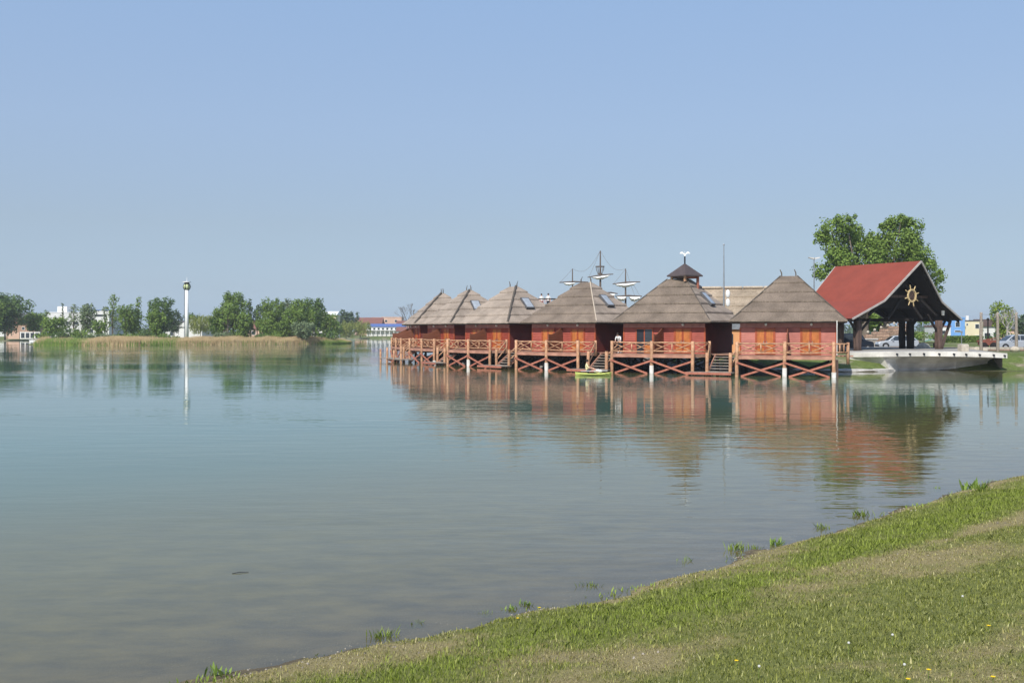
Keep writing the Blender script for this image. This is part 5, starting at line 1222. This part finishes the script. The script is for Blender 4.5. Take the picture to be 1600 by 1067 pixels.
# right side trees
tree(1549, 260, 494, 60, 522, 'blue', 'distant dark tree line clump behind the cream house', 401, 'bush', 'tree', 'trees beyond the quay', lsize=.35, dens=4)
tree(1566, 150, 470, 31, 535, 'yellow', 'fresh yellow-green tree behind the poles', 402, 'round', 'tree', 'trees beyond the quay', lsize=.17, dens=14)
tree(1598, 190, 492, 22, 530, 'blue', 'dark tree at the right frame edge', 403, 'round', 'tree', 'trees beyond the quay', lsize=.22, dens=8)
for k, (px, Y, top, w_, lf, lb) in enumerate(((1444,165,501,46,'light','rounded shrub seen through the pavilion, on the left'), (1462,160,508,30,'mid','shrub seen through the pavilion next to its right leg'), (1430,170,506,30,'willow','pale shrub behind the middle legs of the pavilion'),(1583,170,512,30,'mid','low shrub behind the people carrier'),(1556,170,514,26,'dark','low dark shrub behind the middle pole'),(1395,150,510,40,'grey','pale shrub behind the brown stone wall'))):
    tree(px, Y, top, w_, 533, lf, lb, 420+k, 'bush', 'shrub', 'shrubs beyond the quay', lsize=.16, dens=11)
# clipped hedge in front of the blue and cream houses
g = np.random.default_rng(5); HYd = 165; x0, x1 = xat(1476, HYd), xat(1534, HYd); zb = 1.0; zt = zat(525.5, HYd); n = 9000
c = np.stack([g.uniform(x0, x1, n), HYd+g.uniform(-.7,.7,n), zb+(zt-zb)*g.uniform(0,1.05,n)], 1); nv = g.normal(size=c.shape); nv /= np.linalg.norm(nv,axis=1)[:,None]; u = np.cross(nv, g.normal(size=c.shape)); u /= np.linalg.norm(u,axis=1)[:,None]; w = np.cross(nv,u); s = .13
V = np.stack([c-u*s, c+w*s*.6, c+u*s, c-w*s*.6], 1).reshape(-1,3)
cx_ = (x0+x1)/2; V -= np.array([cx_, HYd, zb]); t = empty('hedge', (cx_, HYd, zb), 0, 'long clipped green hedge in front of the blue and cream houses', 'hedge'); adopt(np_mesh('foliage', V, np.arange(len(V)).reshape(-1,4), LF['mid']), t); MB().box(x0-cx_+.2, x1-cx_-.2, -.4, .4, -.1, (zt-zb)*.8).build('stems', M['trunk'], t)
# two big poplars behind the pavilion
def bigtree(px, Y, blobs_px, label, seed, trunkpx):
    g = np.random.default_rng(seed); x = xat(px, Y); t = empty('poplar_tree', (x, Y, 1.1), 0, label, 'tree', 'big trees behind the pavilion'); B = []; tr = MB()
    bx = xat(trunkpx, Y)-x; fork = zat(500, Y)-1.1
    tr.log((bx,0,-.3), (bx,0,fork), .5, 10, r2=.38)
    rs = random.Random(seed)
    for (qx, qy, r) in blobs_px:
        c = Vector((xat(qx, Y)-x, rs.uniform(-2.2,2.2), zat(qy, Y)-1.1)); rr = r/F*Y; B.append((c.x, c.y, c.z, rr*1.13, rr*1.05, rr*1.06))
        for k in range(8): B.append((c.x+rs.uniform(-.9,.9)*rr, c.y+rs.uniform(-.9,.9)*rr, c.z+rs.uniform(-.9,.85)*rr, rr*rs.uniform(.2,.42), rr*.35, rr*rs.uniform(.2,.36)))
        mid = Vector((bx, 0, fork)).lerp(c, .5)+Vector((rs.uniform(-.4,.4), 0, -.3)); tr.tube([(bx, 0, fork*.85), mid, c], [.24,.13,.04], 6)
    tr.build('trunk', M['trunk'], t, smooth=True)
    V, F_ = leaves(B, .175, 21, g); adopt(np_mesh('crown', V, F_, LF['light']), t)
bigtree(1318, 132, [(1300,357,17),(1316,352,14),(1288,370,12),(1330,370,18),(1346,368,12),(1308,385,18),(1330,398,20),(1296,402,12),(1286,425,13),(1300,415,12),(1350,392,18),(1318,430,16),(1345,425,20),(1292,437,8),(1358,375,9),(1325,455,14),(1350,460,16),(1310,408,16),(1366,408,16)], 'left crown of the big trees behind the pavilion, leaning left', 501, 1352)
bigtree(1410, 134, [(1400,352,16),(1420,358,16),(1386,362,14),(1380,385,16),(1405,385,20),(1430,378,15),(1436,400,14),(1410,410,20),(1385,412,16),(1440,425,12),(1450,445,11),(1462,460,9),(1430,440,14),(1400,345,8),(1412,348,8),(1390,350,10),(1448,470,14),(1462,475,8),(1440,490,14),(1372,400,12),(1400,440,20),(1446,412,8),(1380,470,20),(1362,492,17),(1388,490,16),(1372,504,15),(1352,505,11),(1450,415,13),(1457,435,12),(1461,455,10),(1425,400,20),(1395,425,20),(1365,392,16),(1368,376,13),(1360,430,18)], 'right crown of the big trees behind the pavilion, taller', 502, 1381)
# bare trees
def bare(px, Y, top, base, w_, label, seed, m, r0):
    rs = random.Random(seed); zb = zat(base, Y); H = zat(top, Y)-zb; Wd = w_/F*Y; t = empty('bare_tree', (xat(px, Y), Y, zb), 0, label, 'tree'); tr = MB(); br = MB()
    tr.log((0,0,-.3), (0,0,H*.45), r0, 8, r2=r0*.7)
    def grow(p, d, L, r, k):
        q = p+d*L; br.tube([p, q], [r, r*.6], 5)
        if k == 0: return
        for _ in range(3): nd = (d+Vector((rs.uniform(-.7,.7), rs.uniform(-.7,.7), rs.uniform(-.1,.5)))).normalized(); grow(q, nd, L*.72, r*.6, k-1)
    for a in range(6):
        an = a*1.05; grow(Vector((0,0,H*(.25+.04*a))), Vector((cos(an)*Wd/H*1.3, sin(an)*.4, .8)).normalized(), H*.25, r0*.5, 3)
    tr.build('trunk', m, t); br.build('branches', m, t)
bare(637, 372, 476, 522, 26, 'bare grey tree just left of the thatched huts', 601, M['trunk'], .22)
bare(1574, 118, 484, 530, 26, 'pale leafless birch in front of the yellow-green tree', 602, M['birch'], .13)

# reeds along the far bank, a distant tree belt on the horizon
g = np.random.default_rng(9); pl_ = [(-101,217),(-92,215.5),(-80,217.5),(-66,226),(-52,235),(-43,243.5),(-40,250)]
V = []; N_ = 80000; seg = g.integers(0, 6, N_); tt = g.uniform(0, 1, N_); A = np.array(pl_)[seg]; B = np.array(pl_)[seg+1]; pxy = A+(B-A)*tt[:,None]; off = g.uniform(-.8, 4.6, N_)
pxy[:,1] += off; dens = fbm(pxy[:,0]*.16, pxy[:,1]*.05, 44, 3); green = (dens+g.normal(0,.13,N_) < .47) | ((np.abs(pxy[:,0]+76) < 3.0) & (g.random(N_) < .7))
Hh = np.where(green, g.uniform(.6,1.3,N_), g.uniform(1.05,1.65,N_)*(.8+.4*fbm(pxy[:,0]*.5, pxy[:,0]*0, 46, 2))); Hh *= np.clip(1.0-(pxy[:,0]+48)*.06, .55, 1.0)
bz = np.maximum(ground_z(pxy[:,0], pxy[:,1], False), -.1); wv = .05; le = g.uniform(-.25,.25,N_)
b0 = np.stack([pxy[:,0]-wv, pxy[:,1], bz], 1); b1 = np.stack([pxy[:,0]+wv, pxy[:,1], bz], 1); tp_ = np.stack([pxy[:,0]+le, pxy[:,1]+g.uniform(-.1,.1,N_), bz+Hh], 1)
V = np.stack([b0, b1, tp_], 1)
mr_ = leafmat('reed_dry', (.34,.25,.12), (.58,.45,.26), .2); mg_ = LF['light']
for nm, sel, mm, lb in (('reeds', ~green, mr_, 'golden dry reed belt along the far bank waterline'), ('sedge', green, mg_, 'green sedge patches among the golden reeds')):
    v = V[sel].reshape(-1,3); tag(np_mesh(nm, v, np.arange(len(v)).reshape(-1,3), mm), lb, 'reeds', kind='stuff')
B = []
for k in range(300):
    px = g.uniform(-400, 2100); Y = g.uniform(480, 700); hz = g.uniform(4, 9)
    if 640 < px < 1240: hz *= .8
    B.append((xat(px, Y), Y, hz*.4, hz*1.1, hz*.8, hz*.62))
V, F_ = leaves(B, 1.1, .22, g); tag(np_mesh('distant_woods', V, F_, LF['blue']), 'low hazy belt of distant woods along the horizon', 'woods', kind='stuff')

# ------------------------------------------------------------------ near bank: grass, weeds, stones, flowers
g = np.random.default_rng(21)
def sample(n, ymax, ypow=1.0):
    y = 4.3+(ymax-4.3)*g.random(n)**ypow; x = (g.uniform(-60, 1660, n)-800)/F*y
    return x, y
def grass(name, n, ymax, ypow, hmin, hmax, wd, label):
    x, y = sample(n, ymax, ypow); d = signed(x, y); dr = dryness(x, y); z = ground_z(x, y)
    keep = (d > .12) & (z > .02) & (g.random(n) > np.clip((dr-.45)*.7, 0, .52)); x, y, z, dr, d = x[keep], y[keep], z[keep], dr[keep], d[keep]; n = len(x)
    lush = np.exp(-((d-1.5)/1.0)**2); h = g.uniform(hmin, hmax, n)*(1+.40*lush)*(1.1-.55*np.clip(dr, 0, 1))
    a = g.uniform(0, 6.283, n); ln = g.uniform(.15, .9, n)*h; w = wd*g.uniform(.7, 1.3, n)
    ux, uy = np.cos(a), np.sin(a); b = np.stack([x, y, z-.005], 1); sx = np.stack([ux*w, uy*w, 0*w], 1)
    a2 = a+pi/2+g.uniform(-.6,.6,n); t_ = b+np.stack([np.cos(a2)*ln, np.sin(a2)*ln, h], 1); mid = b*.5+t_*.5-np.stack([np.cos(a2)*ln*.18, np.sin(a2)*ln*.18, -h*.1], 1)
    V = np.stack([b-sx, b+sx, mid+sx*.7, t_, mid-sx*.7], 1); o = np_mesh(name, V.reshape(-1,3), np.arange(n*5).reshape(-1,5), GM, {'dry': np.repeat(np.clip(dr+g.uniform(-.35,.35,n), 0, 1), 5), 'lush': np.repeat(lush, 5)})
    tag(o, label, 'grass', kind='stuff'); print(name, n)
def grassmat():
    m, nt, b = newmat('grass_blade'); L = nt.links; dry = attrnode(nt, 'dry'); lush = attrnode(nt, 'lush')
    gi = nt.nodes.new('ShaderNodeNewGeometry'); rp = gi.outputs['Random Per Island']
    gr = ramp(nt, rp, [(0, (.13,.155,.025)), (.5, (.28,.31,.06)), (.9, (.42,.43,.13)), (1, (.65,.64,.33))]); lu = ramp(nt, rp, [(0, (.16,.215,.02)), (1, (.42,.50,.10))])
    st = ramp(nt, rp, [(0, (.24,.21,.07)), (.8, (.50,.44,.19)), (1, (.78,.70,.42))])
    c = mixc(nt, mrange(nt, lush, .2, .9), gr, lu); c = mixc(nt, mrange(nt, dry, .38, .72), c, st); L.new(c, b.inputs['Base Color']); b.inputs['Roughness'].default_value = .6; b.inputs['Specular IOR Level'].default_value = .25
    tr = nt.nodes.new('ShaderNodeBsdfTranslucent'); L.new(c, tr.inputs[0]); ms = nt.nodes.new('ShaderNodeMixShader'); ms.inputs[0].default_value = .25; L.new(b.outputs[0], ms.inputs[1]); L.new(tr.outputs[0], ms.inputs[2]); L.new(ms.outputs[0], nt.nodes['Material Output'].inputs[0])
    return m
GM = grassmat()
grass('short_grass', 620000, 27, .85, .014, .036, .0024, 'short trodden lawn grass on the near bank')
grass('far_lawn_grass', 70000, 36, .5, .03, .06, .006, 'grass at the far end of the near bank')

PEB = mat('pebble', (.36,.32,.26), .85, sc=(.8,.8,.8), col2=(.2,.175,.14), lo=.4, hi=.6)
def shore_pts(gg, n):
    x, y = sample(n*4, 26, .8); d = signed(x, y); z = ground_z(x, y); k = (np.abs(d-.0) < .35+.3*gg.random(len(d))) | ((dryness(x, y) > .85) & (d > 0) & (gg.random(len(d)) > .55)); k = np.where(k)[0][:n]; return np.stack([x[k], y[k], z[k]+.002], 1)
V, Fc = rocks(4200, shore_pts, .005, .017, 12); tag(np_mesh('pebbles', V, Fc, PEB), 'scattered small pebbles on the bare strip of shore', 'pebbles', kind='stuff')

def weed(px, py, h, n, label, kind='blade', seed=1):
    x, y = hit(px, py); gg = np.random.default_rng(seed); z = max(gz(x, y), -.06); t = empty('weed_clump', (x, y, z), 0, label, 'plant', 'weeds at the water edge'); 
    sp = h*.7; bx = gg.normal(0, sp*.6, n); by = gg.normal(0, sp*.4, n); a = gg.uniform(0, 6.28, n); hh = h*gg.uniform(.45,1.1,n); ln = hh*gg.uniform(.2,.9,n); w = h*(.035 if kind == 'blade' else .10)
    b = np.stack([bx, by, 0*bx-.02], 1); s = np.stack([np.cos(a)*w, np.sin(a)*w, 0*a], 1); tp = b+np.stack([np.cos(a+1.5)*ln, np.sin(a+1.5)*ln, hh], 1); m1_ = b*.45+tp*.55+np.array([0,0,h*.08])
    V = np.stack([b-s*.5, b+s*.5, m1_+s, tp, m1_-s], 1).reshape(-1,3); adopt(np_mesh('leaves', V, np.arange(n*5).reshape(-1,5), LF['light' if kind != 'blade' else 'yellow']), t)
    st = MB()
    for k in range(4): st.tube([(bx[k], by[k], -.02), tuple(tp[k]*.9)], [.004,.002], 4)
    st.build('stalks', LF['mid'], t)
gg = np.random.default_rng(77); x, y = sample(60000, 27, .8); d = signed(x, y); cl = fbm(x*1.1, y*1.1, 91, 3)
k_ = (d > -.12) & (d < .5) & (cl > .50) & (gg.random(len(x)) < (cl-.50)*5); x, y = x[k_], y[k_]; n = len(x); z = np.maximum(ground_z(x, y), -.03); h = gg.uniform(.02, .085, n)*(.6+.8*(cl[k_]-.5)/.2*.5)
a_ = gg.uniform(0, 6.28, n); w = h*.11; b = np.stack([x, y, z-.01], 1); s_ = np.stack([np.cos(a_)*w, np.sin(a_)*w, 0*a_], 1); ln = h*gg.uniform(.2, 1.1, n); tp = b+np.stack([np.cos(a_+1.5)*ln, np.sin(a_+1.5)*ln, h], 1); md = b*.45+tp*.55+np.stack([0*h, 0*h, h*.1], 1)
tag(np_mesh('shore_weeds', np.stack([b-s_*.4, b+s_*.4, md+s_, tp, md-s_], 1).reshape(-1,3), np.arange(n*5).reshape(-1,5), LF['yellow']), 'ragged low weeds along the water edge of the near bank', 'weeds', kind='stuff')
for k, (px, py, h, n, kd, lb) in enumerate(((598,998,.16,60,'blade','grassy weed clump standing in the shallows at lower centre'),(650,980,.11,26,'leaf','broad-leaved weed just right of the grassy clump in the shallows'),(340,1058,.13,14,'leaf','lone weed stalk at the lower left end of the shore'),
  (760,962,.09,40,'blade','low weed tuft left of the broad-leaved shore weeds'),(800,955,.10,34,'leaf','broad-leaved shore weeds at mid bank'),(822,948,.11,34,'leaf','broad-leaved shore weeds right beside a similar tuft'),(922,921,.13,40,'blade','grass tuft standing alone in the water at centre'),
  (1075,882,.14,12,'blade','thin grass stalks in the water right of centre'),(1150,862,.15,46,'blade','upright green tuft in the water'),(1180,858,.10,40,'blade','low tuft right of the upright one'),(1214,850,.13,24,'leaf','pale flowering weeds at the water edge'),
  (1285,828,.15,40,'blade','grass tuft on the bank edge before the tree reflection'),(1347,808,.20,46,'blade','bright tuft at the bank edge below the red reflection'),(1465,768,.12,24,'leaf','small weed in the shallows on the right'),(1520,766,.26,30,'leaf','tall leafy weed on the right bank'),(1535,768,.2,50,'blade','dense tuft beside the tall leafy weed'))):
    weed(px, py, h, n, lb, kd, 700+k)
t = empty('floating_stick', (xat(375, CH*F/(895-HY)), CH*F/(895-HY), .0), R(20), 'thin dark stick floating on the shallow water', 'stick'); MB().tube([(-.1,0,.004), (0,.01,.012), (.11,0,.006)], [.004,.005,.003], 5).build('twig', M['dark_shaded_wood'], t)

def flower(px, py, kind, label, grp):
    x, y = hit(px, py); z = gz(x, y); h = .07 if kind == 'y' else .11; t = empty('dandelion' if kind == 'y' else 'seed_head', (x, y, z), random.uniform(0, 6), label, 'flower', grp)
    MB().tube([(0,0,-.01), (.006,0,h)], .0022, 5).build('stem', LF['light'], t); m = MB()
    if kind == 'y':
        for k in range(14): a = 2*pi*k/14; r = .015; m.add([(.006,0,h), (.006+cos(a-.2)*r, sin(a-.2)*r, h+.006), (.006+cos(a)*r*1.15, sin(a)*r*1.15, h+.004), (.006+cos(a+.2)*r, sin(a+.2)*r, h+.006)], [(0,1,2,3)])
        m.sphere((.006,0,h+.004), .010, 8, 5, sc=(1,1,.6)); m.build('petals', M['yellow'], t)
    else: m.sphere((.006,0,h), .011, 10, 7); m.build('seed_ball', M['fluff'], t)
YF = [(1151,1040,'yellow dandelion low in the lawn, left of the white seed heads'), (1545,990,'yellow dandelion far right in the lawn, set apart from the rest'), (1552,1064,'yellow dandelion at the bottom right corner of the lawn'), (1420,1066,'yellow dandelion on the bottom frame edge beside a white seed head'),
      (1450,1050,'yellow dandelion right of the biggest white seed head'), (843,958,'yellow dandelion on the green strip close to the water, right one of the pair'), (808,975,'yellow dandelion on the green strip close to the water, left one of the pair')]
WF = [(1414,1052,'biggest white dandelion seed head, near the bottom frame edge'), (1185,1055,'leftmost white dandelion seed head in the lawn'), (1503,948,'farthest white dandelion seed head, alone at the right'), (1326,1018,'white dandelion seed head up and left of the biggest one'), (1395,1004,'white dandelion seed head straight above the biggest one')]
for px, py, lb in YF: flower(px, py, 'y', lb, 'yellow dandelions in the lawn')
for px, py, lb in WF: flower(px, py, 'w', lb, 'white seed heads in the lawn')

# thin summer haze over lake and land
hz = MB(); hz.box(-2300, 2600, -900, 2600, -4.2, 26)
ho = tag(hz.build('haze', [] ), 'thin summer haze', kind='stuff')
hm = bpy.data.materials.new('haze'); hm.use_nodes = True; hn = hm.node_tree; hn.nodes.remove(hn.nodes['Principled BSDF'])
hv = hn.nodes.new('ShaderNodeVolumePrincipled'); hv.inputs['Color'].default_value = (.95,.975,1,1); hv.inputs['Density'].default_value = .0003; hv.inputs['Anisotropy'].default_value = .2
hn.links.new(hv.outputs[0], hn.nodes['Material Output'].inputs['Volume']); ho.data.materials.append(hm)
